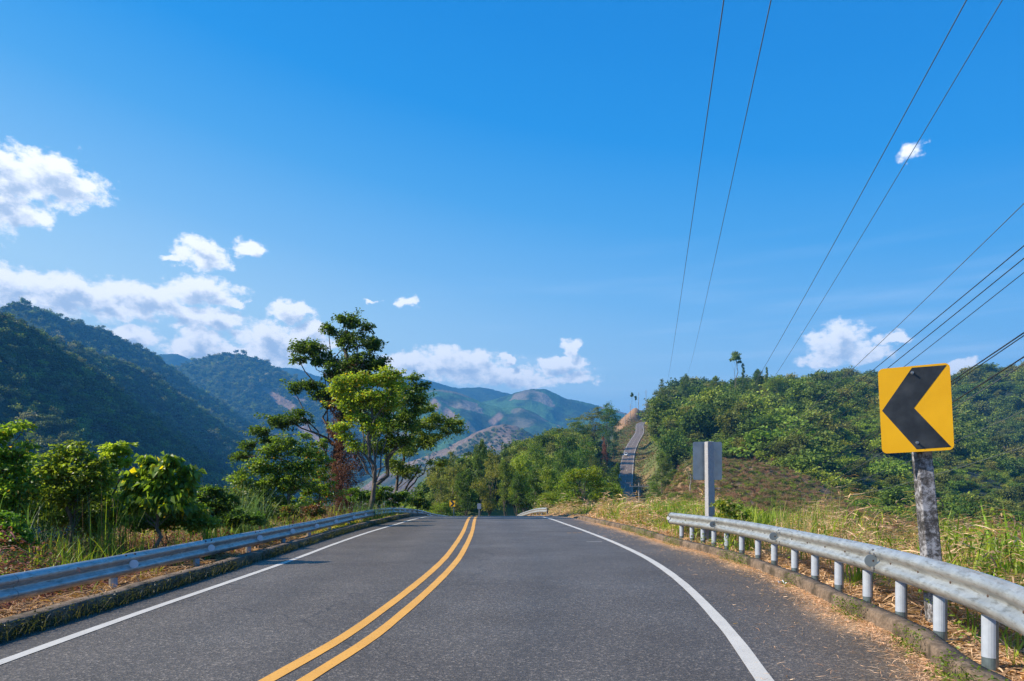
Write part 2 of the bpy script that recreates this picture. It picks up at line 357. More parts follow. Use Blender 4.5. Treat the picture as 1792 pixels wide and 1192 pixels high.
for p in [(780,980,300),(780,935,600),(700,1100,200),(620,1150,200),(850,905,200),(850,925,400),
          (1140,724,600),(1200,718,520),(1290,708,470),(1350,708,460),(1400,718,430),(1130,730,700),(1100,722,800),(1085,735,800),(1060,800,900),
          (1200,785,300),(1300,790,290),(1400,822,280),(1440,850,270),(1200,812,200),(1280,860,160),(1380,905,130),(1450,935,115),(1160,880,120),(1120,868,250),(1110,885,150),
          (1500,800,330),(1600,845,300),(1700,885,280),(1792,905,260),(1900,925,240),(1500,740,420),(1600,780,420),(1700,808,400),(1792,850,380),(1900,880,350),
          (1450,692,800),(1550,690,800),(1660,688,800),(1720,674,750),(1792,692,700),(1900,700,700),(2100,720,700),(1720,725,700),(1792,748,650),(1720,785,550),(1900,780,600),
          (1550,955,75),(1700,960,70),(1850,970,65),(1550,925,130),(1700,930,130),(1850,940,130),(1600,760,900),(1300,760,900),
          (1070,795,400),(1040,778,430),(1000,800,390),(940,822,310),(880,842,250),(800,862,190),(760,885,170),(1040,815,300),(855,905,600),(800,950,600),(900,885,600),(930,875,600),(855,925,800),(920,890,800),(980,835,220),(900,862,160),(1040,870,130),(960,880,110),(860,893,120),
          (1000,830,600),(940,870,500),(880,880,400)]: cp(*p)
CT = np.array(CT); KS = np.array([2.6, 1.0])
def _k(a, b):
    d = (a[:, None, 0]-b[None, :, 0])**2*KS[0]**2+(a[:, None, 1]-b[None, :, 1])**2*KS[1]**2
    return np.sqrt(d+.01)
_A = _k(CT, CT)-1e-3*np.eye(len(CT)); _mean = CT[:, 2].mean(); _w = np.linalg.solve(_A, CT[:, 2]-_mean)
def G(x, y, dip=0.0):
    x = np.atleast_1d(np.asarray(x, float)); y = np.atleast_1d(np.asarray(y, float)); out = np.empty_like(x)
    for s in range(0, len(x), 40000):
        a, b = x[s:s+40000], y[s:s+40000]; R = np.maximum(np.hypot(a, b), 1.0)
        q = np.stack([np.arctan2(a, b), np.log(R)], 1); v = _k(q, CT) @ _w + _mean; z = CH+v*R
        z = z+(fbm(a/45+31, b/45, 4)-.5)*sstep(R, 90, 300)*15+(ridged(a/75+3, b/75, 3)-.6)*sstep(R, 200, 320)*14+(fbm(a/9, b/9, 3)-.5)*sstep(R, 20, 70)*1.6
        # near road corridor
        L = st(1, b); Rr = st(5, b); d = np.maximum(np.maximum(L-a, a-Rr), 0)
        w = (1-sstep(d, 3.6, 9))*(1-sstep(b, 92, 112))*sstep(b, -40, -14)
        lft = a < (L+Rr)/2
        zn = zroad(b)+np.where(lft, -.02, .06)+(fbm(a*.9, b*.9, 3)-.5)*.18*sstep(d, .4, 2)
        zn = zn-.10*(1-sstep(d, .0, .12))-dip*(d < .02)
        z = z*(1-w)+zn*w
        # far road corridor
        m = (b > 80) & (b < 1000) & (a > -40) & (a < 330)
        if m.any():
            am, bm = a[m], b[m]
            dd = (am[:, None]-FPd[None, :, 0])**2+(bm[:, None]-FPd[None, :, 1])**2; j = dd.argmin(1); dm = np.sqrt(dd[np.arange(len(j)), j])
            w2 = (1-sstep(dm, 7, 24)); FTg = np.gradient(FPd[:, 2])/3.0; zz = FPd[j, 2]+FTg[j]*((am-FPd[j, 0])*FT[j, 0]+(bm-FPd[j, 1])*FT[j, 1])-.5*np.where(dm < 5, 1, .3)
            z[m] = z[m]*(1-w2)+zz*w2
        out[s:s+40000] = z
    return out
def g1(x, y): return float(G([x], [y])[0])

# ground sheet, polar grid round the eye, reaching 8 km
azs = np.radians(np.concatenate([np.arange(-180, -50, 2.0), np.arange(-50, 50, .16), np.arange(50, 180, 2.0)]))
rs = np.concatenate([[.3], 1.2*1.016**np.arange(0, 555)]); rs = rs[rs < 8000]
AZ, RR = np.meshgrid(azs, rs, indexing='ij'); gx = (np.sin(AZ)*RR).ravel(); gy = (np.cos(AZ)*RR).ravel(); gz = G(gx, gy, .05)
na, nr = len(azs), len(rs)
ii = np.arange(na)[:, None]; jj = np.arange(nr-1)[None, :]; i2 = (ii+1) % na
GF = np.stack([ii*nr+jj, ii*nr+jj+1, i2*nr+jj+1, i2*nr+jj], -1).reshape(-1, 4)
gpx = CX+F*gx/np.maximum(gy, .1); Rg = np.hypot(gx, gy)
soil = np.array([.12, .075, .042]); dryc = np.array([.30, .18, .085]); grn = np.array([.055, .075, .022]); forest = np.array([.022, .036, .016]); orange = np.array([.34, .195, .10])
n_a = fbm(gx/6, gy/6, 5); n_b = fbm(gx/40+5, gy/40, 5)
col = soil[None]*(.6+.8*n_a[:, None])
side = (gx > 0)
near = dryc[None]*(.5+.9*fbm(gx*1.3, gy*1.3, 4)[:, None]); col = np.where(((Rg < 80) & side)[:, None], near, col)
fw = sstep(Rg, 60, 110)[:, None]; fcol = forest[None]*(.7+.6*n_b[:, None]); col = col*(1-fw)+fcol*fw
def region(mask, c, var=.5):
    global col
    m = mask[:, None]; col = col*(1-m)+(np.array(c)[None]*(1-var/2+var*n_a[:, None]))*m
# bare / brown slope below the right-hand forest, road verges, orange hill top, ploughed field
brown = sstep(gpx, 1130, 1190)*(1-sstep(gpx, 1440, 1500))*sstep(Rg, 110, 140)*(1-sstep(Rg+n_b*60, 290, 330))
region(brown, (.165, .108, .065), .9); region(brown*sstep(n_b, .48, .56), (.30, .18, .09), .6); region(brown*(1-sstep(n_b, .34, .46)), (.10, .09, .04), .5)
dfr = np.full(len(gx), 99.0); mm = (gy > 80) & (gy < 1000) & (gx > -60) & (gx < 360)
idx = np.where(mm)[0]
for s in range(0, len(idx), 30000):
    k = idx[s:s+30000]; dfr[k] = np.sqrt(((gx[k][:, None]-FPd[None, ::2, 0])**2+(gy[k][:, None]-FPd[None, ::2, 1])**2).min(1))
region((1-sstep(dfr, 14, 22))*sstep(gy, 100, 140), (.12, .145, .035), .7)
region((1-sstep(dfr+n_b*14, 14, 22))*sstep(gy, 100, 140)*sstep(n_a, .48, .6), (.24, .16, .07), .5)
region(sstep(gpx, 1070, 1085)*(1-sstep(gpx, 1122, 1130))*sstep(Rg, 640, 700)*(1-sstep(Rg, 1100, 1200))*sstep(dfr, 6, 12), orange, .35)
region(sstep(gpx, 1702, 1716)*sstep(Rg, 560, 580)*(1-sstep(Rg, 725, 740)), (.20, .13, .085), .4)
def groundmat():
    m, nt, b = material('ground'); a = nn(nt, 'ShaderNodeAttribute', attribute_name='col')
    n = noise(nt, 14, 6, .7); n2 = noise(nt, .6, 6, .65)
    c = mixc(nt, 1, a.outputs['Color'], ramp(nt, n, [(.3, (.55, .55, .55)), (.7, (1.4, 1.38, 1.3))]), 'MULTIPLY')
    c = mixc(nt, 1, c, ramp(nt, n2, [(.3, (.7, .72, .7)), (.7, (1.25, 1.2, 1.15))]), 'MULTIPLY')
    nt.links.new(c, b.inputs['Base Color']); b.inputs['Roughness'].default_value = .95; bump(nt, n, .9, .04, b); return m
GM = groundmat()
prop(mk('ground', np.stack([gx, gy, gz], 1), GF, GM, col=col, smooth=True), kind='structure')

# roads
def strip(name, A, B, mat, col=None, sub=1, kind='structure'):
    A = np.asarray(A); B = np.asarray(B); n = len(A); V = []
    for k in range(sub+1): V.append(A+(B-A)*k/sub)
    V = np.stack(V, 1).reshape(-1, 3); w = sub+1
    i = np.arange(n-1)[:, None]; j = np.arange(sub)[None, :]
    Fq = np.stack([i*w+j, i*w+j+1, (i+1)*w+j+1, (i+1)*w+j], -1).reshape(-1, 4)
    if col is not None: col = np.repeat(np.asarray(col), w, 0) if len(col) == n else col
    o = mk(name, V, Fq, mat, col=col, smooth=True)
    if kind: prop(o, kind=kind)
    return o
def p3(x, y, z): return np.stack([x, y, z], 1)
Ys = np.concatenate([np.arange(-14, 60, .4), np.arange(60, 90.1, 1)])
zr = zroad(Ys)
def ycols(Y, e=0): return p3(catmull(ST[:, 0], ST[:, 1], Y)-e, Y, zroad(Y))
sub = 60
A = p3(st(1, Ys)-.03, Ys, zr); B = p3(st(5, Ys)+.03, Ys, zr)
FA = p3(FPd[:, 0]-FN[:, 0]*3.75, FPd[:, 1]-FN[:, 1]*3.75, FPd[:, 2]); FB = p3(FPd[:, 0]+FN[:, 0]*3.75, FPd[:, 1]+FN[:, 1]*3.75, FPd[:, 2])
A = np.vstack([A, FA[1:]]); B = np.vstack([B, FB[1:]])
# lane wear: centre-left lane slightly paler, right shoulder browner with grit
V = np.stack([A+(B-A)*k/sub for k in range(sub+1)], 1).reshape(-1, 3)
tt = np.tile(np.arange(sub+1)/sub, len(A)); farm = V[:, 1] > 90
wear = .90+.14*np.exp(-((tt-.12)/.05)**2)+.14*np.exp(-((tt-.28)/.05)**2)+.12*np.exp(-((tt-.50)/.05)**2)+.10*np.exp(-((tt-.68)/.05)**2)-.07*np.exp(-((tt-.59)/.02)**2)+(fbm(V[:, 0]*.8, V[:, 1]*.12, 4)-.5)*.25
wcol = np.stack([wear*.98, wear*.98, wear*1.02], 1)
wid_ = (tt*(np.repeat(B[:, 0]-A[:, 0], sub+1))); dr_ = np.repeat(B[:, 0]-A[:, 0], sub+1)-wid_
sh = sstep(tt, .80, .93)[:, None]*(~farm)[:, None]; wcol = wcol*(1-sh)+np.array([1.12, 1.02, .90])[None]*sh*wear[:, None]+0
wcol[farm] = (1.5, 1.32, 1.25)
dust = ((1-sstep(dr_+(fbm(V[:, 1]*1.1, V[:, 0]*1.1, 4)-.5)*.9, .05, .55))*(~farm)*.85)[:, None]; wcol = wcol*(1-dust)+np.array([3.4, 2.6, 1.85])[None]*dust*(.55+.9*fbm(V[:, 0]*7, V[:, 1]*4, 3))[:, None]
strip('road', A, B, ASPH, col=wcol, sub=sub)
def line(name, k, off, w, mat, y0=-13, y1=80, jog=.0):
    Yl = Ys[(Ys > y0) & (Ys < y1)]; x = st(k, Yl)+off; dx = np.gradient(x, Yl); nx = 1/np.sqrt(1+dx*dx); ny = -dx*nx
    wob = (fbm(Yl*2.5+k*9+off*50, Yl*0+3, 3)-.5)*.012
    a = p3(x-nx*(w/2+wob), Yl-ny*w/2, zroad(Yl)+.005); b = p3(x+nx*(w/2+wob), Yl+ny*w/2, zroad(Yl)+.005)
    return strip(name, a, b, mat, sub=3)
line('left_edge_line', 2, 0, .12, WHT); line('right_edge_line', 4, 0, .14, WHT)
line('centre_line', 3, -.145, .125, YEL); line('centre_line', 3, .145, .125, YEL)
fm = (FQ > 200) & (FQ < fs_[-2])
for s_, nm in ((-1, 'far_edge_line'), (1, 'far_edge_line')):
    o1, o2 = s_*3.35, s_*3.15
    strip(nm, p3(FPd[fm, 0]+FN[fm, 0]*o1, FPd[fm, 1]+FN[fm, 1]*o1, FPd[fm, 2]+.03), p3(FPd[fm, 0]+FN[fm, 0]*o2, FPd[fm, 1]+FN[fm, 1]*o2, FPd[fm, 2]+.03), WHT)
db = MB()
for s in np.arange(230, fs_[-2], 12):
    q = np.array([s, s+2, s+4]); P = np.stack([np.interp(q, FQ, FPd[:, i]) for i in range(3)], 1); N = np.stack([np.interp(q, FQ, FN[:, i]) for i in range(2)], 1)
    vs = []
    for p, n in zip(P, N): vs += [(p[0]-n[0]*.09, p[1]-n[1]*.09, p[2]+.03), (p[0]+n[0]*.09, p[1]+n[1]*.09, p[2]+.03)]
    db.add(vs, [(0, 1, 3, 2), (2, 3, 5, 4)])
prop(db.build('far_centre_dashes', WHT), kind='structure')
# small scraped paint marks near the right lane
mkb = MB()
for (px, py, w) in ((1040, 948.5, 26),):
    c = W(px, py, 1.5*F/(py-HY)); mkb.box((c[0], c[1], .006), (.42, .055, .002), .04)
prop(mkb.build('paint_dash', WHT), kind='structure')
mkb = MB()
for (px, py) in ((996, 933), (1006, 933), (1015, 932.6)):
    c = W(px, py, 1.5*F/(py-HY)); mkb.box((c[0], c[1], .006), (.12, .05, .002), .04)
prop(mkb.build('yellow_paint_dash', YEL), kind='structure')
# kerbs with worn edges
def kerb(name, k, sgn, y0, y1, h, w):
    Yk = np.arange(y0, y1, .12); x = st(k, Yk); dx = np.gradient(x, Yk); nx = sgn/np.sqrt(1+dx*dx); ny = -dx*nx
    j = lambda s, a: (fbm(Yk*3.1+s, Yk*0+s, 4)-.5)*a
    zb = zroad(Yk); hh = h+j(3, .03)
    j8 = (fbm(Yk*9, Yk*0+5, 3)-.5)*.03
    rows = [(0+j(1, .03), -.03+0*Yk), (.006+j(1, .03)+j8*.5, hh*.5), (.012+j(1, .03)+j8*.3, hh-.012), (.026+j(1, .03)+j8*.3, hh), (w*.5+j(5, .03), hh+j(8, .012)), (w+j(5, .03), hh+j(7, .015)), (w+.02+j(5, .03), hh-.25)]
    V = np.stack([p3(x+nx*r, Yk+ny*r, zb+z) for r, z in rows], 1).reshape(-1, 3); m = len(rows)
    i = np.arange(len(Yk)-1)[:, None]; q = np.arange(m-1)[None, :]
    Fq = np.stack([i*m+q, i*m+q+1, (i+1)*m+q+1, (i+1)*m+q], -1).reshape(-1, 4)
    prop(mk(name, V, Fq, KERB, smooth=False), kind='structure')
kerb('right_kerb', 5, 1, -10, 31, .15, .17); kerb('left_kerb', 1, -1, -10, 44, .16, .2)

# ------------------------------------------------------------------ foliage building blocks
def leaves(rng, P, L, wr, D, N, fold=.12, droop=.0):
    n = len(P); D = D/np.linalg.norm(D, axis=1)[:, None]; S = np.cross(D, N); S /= np.maximum(np.linalg.norm(S, axis=1), 1e-6)[:, None]; U = np.cross(S, D)
    L = L[:, None]; w = L*wr*.5
    V = np.stack([P, P+D*L*.45+S*w+U*L*fold, P+D*L-np.array([0, 0, 1])*L*droop, P+D*L*.45-S*w+U*L*fold], 1).reshape(-1, 3)
    b = np.arange(n)[:, None]*4; Fq = np.concatenate([b+np.array([[0, 1, 2]]), b+np.array([[0, 2, 3]])], 1).reshape(-1, 3)
    return V, Fq
def unit(rng, n):
    v = rng.normal(size=(n, 3)); return v/np.linalg.norm(v, axis=1)[:, None]
def crown(rng, lobes, nleaf, L, pal, wr=.5, nsub=10, spread=.26, flat=.55, droop=.15, hang=.2, yellow=None):
    """lobes: (x,y,z,rx,ry,rz). Leaves gather in sprays round sub-centres, so gaps stay between them."""
    lobes = np.asarray(lobes, float); vol = (lobes[:, 3]*lobes[:, 4]*lobes[:, 5])**.72; share = vol/vol.sum()
    Ps, Os, Cs, subs = [], [], [], []
    pal = np.asarray(pal)
    for lb, s in zip(lobes, share):
        c, r = lb[:3], lb[3:]
        k = max(4, int(nsub*(.6+.8*rng.random()))); d = unit(rng, k); d[:, 2] = d[:, 2]*.9+.12
        sc = c+d*r*(rng.uniform(.35, 1.08, k)[:, None]); subs.append((c, sc))
        n = int(nleaf*s); j = rng.integers(0, k, n); ssz = rng.uniform(.6, 1.3, k)
        # each spray breaks into twigs
        nt_ = 12; tw = sc[:, None]+rng.normal(size=(k, nt_, 3))*(r*spread)[None, None]*np.array([1, 1, flat])*ssz[:, None, None]
        t = tw[j, rng.integers(0, nt_, n)]
        P = t+rng.normal(size=(n, 3))*(r.mean()*spread*.50)*np.array([1, 1, .6])
        O = (P-c)/r; Ps.append(P); Os.append(O)
        tone = rng.random(k); a = np.clip(tone[j]*.7+rng.random(n)*.5-.1, 0, .999)*(len(pal)-1); i0 = a.astype(int); f = (a-i0)[:, None]
        cc = pal[i0]*(1-f)+pal[i0+1]*f; cc = cc*rng.uniform(.75, 1.3, n)[:, None]
        if yellow is not None:
            m = rng.random(n) < yellow[0]; cc[m] = np.array(yellow[1])
        Cs.append(cc)
    P = np.vstack(Ps); O = np.vstack(Os); Cc = np.vstack(Cs); n = len(P)
    D = O*.7+rng.normal(size=(n, 3))*.8; D[:, 2] = D[:, 2]*.5-hang; N = rng.normal(size=(n, 3))*1.0+np.array([-.25, -.25, .55])
    V, Fq = leaves(rng, P, L*rng.uniform(.6, 1.3, n), wr, D, N, droop=droop)
    return V, Fq, np.repeat(Cc, 4, 0), subs
def limb(mb, rng, p0, p1, r0, r1, n=5, wob=.08, nside=6, sag=0):
    p0, p1 = np.asarray(p0, float), np.asarray(p1, float); d = np.linalg.norm(p1-p0); P = []
    for i in range(n+1):
        t = i/n; q = p0+(p1-p0)*t
        if 0 < i < n: q = q+rng.normal(size=3)*d*wob*.5+np.array([0, 0, sag*math.sin(math.pi*t)])
        P.append(q)
    mb.tube(P, [r0+(r1-r0)*(i/n) for i in range(n+1)], nside, cap=False); return P
def skeleton(rng, base, fork, subs, r0, wob=.06, twigs=True, forkmin=.35):
    mb = MB(); base = np.asarray(base, float); fork = np.asarray(fork, float)
    tr = limb(mb, rng, base, fork, r0, r0*.5, 7, wob, 9)
    for (c, sc) in subs:
        t = rng.uniform(forkmin, 1.0); s = tr[min(int(round(t*7)), 7)]
        if c[2] < s[2]+.2: s = tr[max(1, int(7*forkmin))]
        r = r0*.30*rng.uniform(.7, 1.2); limb(mb, rng, s, c, r, r*.35, 5, .10, 5, sag=.03*np.linalg.norm(c-s))
        if twigs:
            for q in sc: limb(mb, rng, c, q, r*.3, r*.06, 3, .10, 3)
    return mb
def tree(name, label, cat, base, lobes, nleaf, L, pal, trunk_r=.15, fork=None, mat=LEAF, bark=BARK, group=None, seed=1, extra_trunks=(), **kw):
    rng = np.random.default_rng(seed); base = np.asarray(base, float)
    lob = np.array(lobes, float); lob[:, :3] -= base
    t = thing(name, label, cat, base, group=group)
    V, Fq, Cc, subs = crown(rng, lob, nleaf, L, pal, **kw)
    mk('crown', V, Fq, mat, t, col=Cc)
    cen = lob[:, :3].mean(0); fk = np.array(fork, float)-base if fork is not None else cen*np.array([.8, .8, .75])
    mb = skeleton(rng, (0, 0, -.3), fk, subs, trunk_r)
    for (b0, f0, r) in extra_trunks:
        limb(mb, rng, np.array(b0)-base, np.array(f0)-base, r, r*.4, 7, .05, 7)
    mb.build('trunk', bark, t, smooth=True); return t
def plobes(L, Y): # lobes given as seen: (px, py, rx px, ry px[, depth offset m])
    out = []
    for l in L:
        y = Y+(l[4] if len(l) > 4 else 0); c = W(l[0], l[1], y); k = y/F; out.append((*c, l[2]*k, (l[2]+l[3])/2*k*.9, l[3]*k))
    return out
PG = dict(
 deep=[(.032,.062,.012),(.065,.115,.020),(.11,.175,.03)], mid=[(.045,.085,.014),(.085,.15,.022),(.14,.22,.03)],
 bright=[(.075,.15,.018),(.12,.22,.025),(.19,.29,.035)], olive=[(.045,.065,.015),(.09,.115,.025),(.15,.165,.035)],
 brown=[(.09,.045,.025),(.16,.075,.04),(.22,.12,.06)], yel=[(.10,.14,.015),(.20,.24,.02),(.32,.32,.03)],
 far=[(.020,.045,.012),(.042,.078,.018),(.075,.115,.025)], blue=[(.02,.05,.025),(.035,.08,.04),(.05,.11,.05)], pale=[(.10,.12,.06),(.16,.17,.09),(.22,.22,.13)])

# generic far crowns used by the woodland scatters (not linked; points pick them)
def proto(seed, pal, n, L, h=1.0, shape='round'):
    rng = np.random.default_rng(seed); lobes = []
    k = 6 if shape == 'round' else 9
    for i in range(k):
        a = rng.uniform(0, 6.28); rr = rng.uniform(.1, .30 if shape == 'round' else .45)
        z = rng.uniform(.38, .80) if shape == 'round' else rng.uniform(.15, .5)
        s = rng.uniform(.16, .27); lobes.append((rr*math.cos(a), rr*math.sin(a), z*h, s, s, s*.8))
    V, Fq, Cc, subs = crown(rng, lobes, n, L, pal, wr=.8, nsub=9, spread=.3, flat=.8)
    mb = MB(); mb.tube([(0, 0, -.15), (0.01, 0, .35), (0, 0.01, .6)], [.022, .018, .01], 5)
    nv = len(V); tv = np.array(mb.v); tf = np.array([f for f in mb.f if len(f) == 4])
    tf3 = np.vstack([tf[:, [0, 1, 2]], tf[:, [0, 2, 3]]])+nv
    V = np.vstack([V, tv]); Fq = np.vstack([Fq, tf3]); Cc = np.vstack([Cc, np.tile([[.06, .05, .04]], (len(tv), 1))])
    return mk('tree_crown_kind', V, Fq, FAR, col=Cc, link=False)
def collection(objs, name):
    c = bpy.data.collections.new(name)
    for o in objs: c.objects.link(o)
    return c
def scatter(name, P, S, coll, nproto, label, cat=None, seed=1, widx=None, tilt=.06, stretch=(.85, 1.2)):
    """one 'stuff' object: a point cloud whose points carry a crown each"""
    rng = np.random.default_rng(seed); n = len(P); me = bpy.data.meshes.new(name); me.vertices.add(n); me.vertices.foreach_set('co', np.asarray(P, np.float32).ravel())
    sc = np.stack([S*rng.uniform(*stretch, n), S*rng.uniform(*stretch, n), S*rng.uniform(.8, 1.25, n)], 1).astype(np.float32)
    rot = np.stack([rng.normal(size=n)*tilt, rng.normal(size=n)*tilt, rng.uniform(0, 6.283, n)], 1).astype(np.float32)
    a = me.attributes.new('sc', 'FLOAT_VECTOR', 'POINT'); a.data.foreach_set('vector', sc.ravel())
    a = me.attributes.new('rt', 'FLOAT_VECTOR', 'POINT'); a.data.foreach_set('vector', rot.ravel())
    a = me.attributes.new('ix', 'INT', 'POINT'); a.data.foreach_set('value', (rng.integers(0, nproto, n) if widx is None else widx).astype(np.int32))
    o = bpy.data.objects.new(name, me); SC.collection.objects.link(o); prop(o, label, cat, kind='stuff')
    ng = bpy.data.node_groups.new(name, 'GeometryNodeTree')
    ng.interface.new_socket('Geometry', in_out='INPUT', socket_type='NodeSocketGeometry'); ng.interface.new_socket('Geometry', in_out='OUTPUT', socket_type='NodeSocketGeometry')
    N = ng.nodes; gi = N.new('NodeGroupInput'); go = N.new('NodeGroupOutput'); ip = N.new('GeometryNodeInstanceOnPoints'); ci = N.new('GeometryNodeCollectionInfo')
    ci.inputs['Collection'].default_value = coll; ci.inputs['Separate Children'].default_value = True; ci.inputs['Reset Children'].default_value = True
    def na_(nm, t):
        k = N.new('GeometryNodeInputNamedAttribute'); k.data_type = t; k.inputs['Name'].default_value = nm; return k.outputs['Attribute']
    Lk = ng.links.new; Lk(gi.outputs[0], ip.inputs['Points']); Lk(ci.outputs[0], ip.inputs['Instance']); ip.inputs['Pick Instance'].default_value = True
    Lk(na_('ix', 'INT'), ip.inputs['Instance Index']); Lk(na_('rt', 'FLOAT_VECTOR'), ip.inputs['Rotation']); Lk(na_('sc', 'FLOAT_VECTOR'), ip.inputs['Scale'])
    Lk(ip.outputs[0], go.inputs[0]); m = o.modifiers.new('gn', 'NODES'); m.node_group = ng; return o
PR = [proto(11, PG['far'], 420, .11), proto(12, PG['far'], 420, .11), proto(13, PG['far'], 420, .11), proto(14, PG['mid'], 420, .11), proto(15, PG['mid'], 420, .11), proto(16, PG['olive'], 420, .11), proto(17, PG['pale'], 300, .10)]
COLF = collection(PR, 'woodland_crowns')
PRH = [proto(21, PG['deep'], 1700, .060), proto(22, PG['mid'], 1700, .060), proto(23, PG['mid'], 1700, .060, shape='low'), proto(24, PG['bright'][:2]+PG['mid'][1:2], 1700, .06, shape='low'), proto(25, PG['olive'], 1700, .055), proto(26, PG['mid'][1:]+PG['bright'][:1], 1700, .055, shape='low'), proto(27, PG['yel'], 1500, .055, shape='low')]
COLH = collection(PRH, 'hillside_crowns')

# ------------------------------------------------------------------ mountains
def mountmat(name, kind):
    m, nt, b = material(name); t = nn(nt, 'ShaderNodeTexCoord'); g = t.outputs['Object']; b.inputs['Roughness'].default_value = .95; b.inputs['Specular IOR Level'].default_value = .1
    n = noise(nt, .02, 8, .7, vec=g); n2 = noise(nt, .0035, 4, .6, vec=g); nf = noise(nt, .07, 5, .7, vec=g)
    fc = ramp(nt, n, [(.3, (.014, .028, .012)), (.5, (.030, .052, .020)), (.75, (.06, .082, .032))])
    if kind == 'forest': c = fc
    else:
        warp = nn(nt, 'ShaderNodeVectorMath', operation='MULTIPLY_ADD'); nw = nn(nt, 'ShaderNodeTexNoise'); nw.inputs['Scale'].default_value = .006; nw.inputs['Detail'].default_value = 5; nt.links.new(g, nw.inputs['Vector'])
        nt.links.new(nw.outputs['Color'], warp.inputs[0]); warp.inputs[1].default_value = (160, 160, 160); nt.links.new(g, warp.inputs[2])
        v = nn(nt, 'ShaderNodeTexVoronoi'); v.inputs['Scale'].default_value = .0052 if kind == 'fields' else .0075; nt.links.new(warp.outputs[0], v.inputs['Vector'])
        sp = nn(nt, 'ShaderNodeSeparateColor'); nt.links.new(v.outputs['Color'], sp.inputs[0])
        if kind == 'fields':
            pc = ramp(nt, sp.outputs[0], [(0, (.05, .12, .045)), (.22, (.085, .17, .06)), (.42, (.05, .10, .05)), (.60, (.17, .15, .10)), (.68, (.07, .15, .055)), (.93, (.25, .20, .15))], 'CONSTANT'); 
        else:
            pc = ramp(nt, sp.outputs[0], [(0, (.16, .11, .08)), (.3, (.27, .19, .14)), (.55, (.20, .13, .10)), (.7, (.09, .12, .05)), (.8, (.30, .21, .16)), (1, (.13, .09, .06))])
        pc = mixc(nt, 1, pc, ramp(nt, nf, [(.3, (.6, .65, .6)), (.7, (1.3, 1.3, 1.3))]), 'MULTIPLY')
        lo, hi = (.50, .60) if kind == 'fields' else (.56, .66)
        if kind == 'slips': lo, hi = .30, .40
        c = mixc(nt, ramp(nt, n2, [(lo, (0, 0, 0)), (hi, (1, 1, 1))]), pc, fc)
    a = nn(nt, 'ShaderNodeAttribute', attribute_name='col'); sp2 = nn(nt, 'ShaderNodeSeparateColor'); nt.links.new(a.outputs['Color'], sp2.inputs[0])
    sl_ = noise(nt, .03, 5, .7, vec=g)
    c = mixc(nt, sp2.outputs[0], c, ramp(nt, sl_, [(.35, (.20, .13, .09)), (.65, (.42, .28, .20))]))
    c = mixc(nt, sp2.outputs[1], c, fc)
    nt.links.new(c, b.inputs['Base Color']); bump(nt, nf, 1, 6, b); return m
MFOR = mountmat('forested_slope', 'forest'); MFLD = mountmat('farmed_slope', 'fields'); MBRN = mountmat('ploughed_slope', 'brown')
def mountain(name, prof, face, depth, slope, mat, nu=240, nv=120, spur=(.004, 30), seed=0, back=.9, rough=6, slips=None, concave=.0, low=-170, rib=1.6):
    prof = np.array(prof, float); R = np.stack([W(*p) for p in prof]); s = np.concatenate([[0], np.cumsum(np.linalg.norm(np.diff(R, axis=0), axis=1))])
    q = np.linspace(0, s[-1], nu); P = np.stack([np.interp(q, s, R[:, i]) for i in range(3)], 1)
    k = np.ones(5)/5 
    for i in range(3):
        pad = np.pad(P[:, i], 2, mode='edge'); P[:, i] = np.convolve(pad, k, 'valid')
    face = np.array(face, float); face /= np.linalg.norm(face)
    v = np.concatenate([-np.linspace(1, 0, nv//4, endpoint=False)**1.3, np.linspace(0, 1, nv)**1.15]); nvv = len(v)
    U, Vv = np.meshgrid(np.arange(nu), v, indexing='ij')
    D = np.abs(Vv)*depth
    X = P[U, 0]+face[0]*Vv*depth; Y = P[U, 1]+face[1]*Vv*depth
    fall = np.where(Vv > 0, slope*(D-concave*D*D/depth), back*D)
    along = q[U]+(fbm(X*spur[0]*.7+seed, Y*spur[0]*.7, 3)-.5)*180+Vv*depth*.35
    sp = (ridged(X*spur[0]+seed, Y*spur[0]+seed*2, 4)-.62)*spur[1]*sstep(D, 0, depth*.25)*1.4+(ridged(along*spur[0]*.55+seed, D*spur[0]*.12, 3)-.6)*spur[1]*rib*sstep(D, 0, depth*.3)
    nz_ = (fbm(X/120+seed, Y/120, 5)-.5)*rough*4*sstep(D, 0, 60)+(fbm(X/14+seed, Y/14, 3)-.5)*rough
    Z = P[U, 2]-fall+sp+nz_; Z = np.maximum(Z, low-30)
    Vt = np.stack([X.ravel(), Y.ravel(), Z.ravel()], 1)
    i = np.arange(nu-1)[:, None]; j = np.arange(nvv-1)[None, :]; Fq = np.stack([i*nvv+j, i*nvv+j+1, (i+1)*nvv+j+1, (i+1)*nvv+j], -1).reshape(-1, 4)
    c = np.zeros((len(Vt), 3)); ppx = CX+F*Vt[:, 0]/Vt[:, 1]; ppy = HY-(Vt[:, 2]-CH)*F/Vt[:, 1]
    if slips is not None:
        for (x0, y0, x1, y1, w) in slips:
            d = np.array([x1-x0, y1-y0], float); Ld = np.linalg.norm(d); d /= Ld; al = (ppx-x0)*d[0]+(ppy-y0)*d[1]; ac = np.abs(-(ppx-x0)*d[1]+(ppy-y0)*d[0])
            wv = w*(.6+.8*fbm(ppx/14, ppy/14, 3)); c[:, 0] = np.maximum(c[:, 0], (1-sstep(ac, wv*.7, wv))*sstep(al, 0, 8)*(1-sstep(al, Ld-8, Ld)))
    o = mk(name, Vt, Fq, mat, col=c, smooth=True); prop(o, kind='structure')
    Zg = np.stack([X, Y, Z], -1); return o, Zg, v, c[:, 0].reshape(nu, nvv)
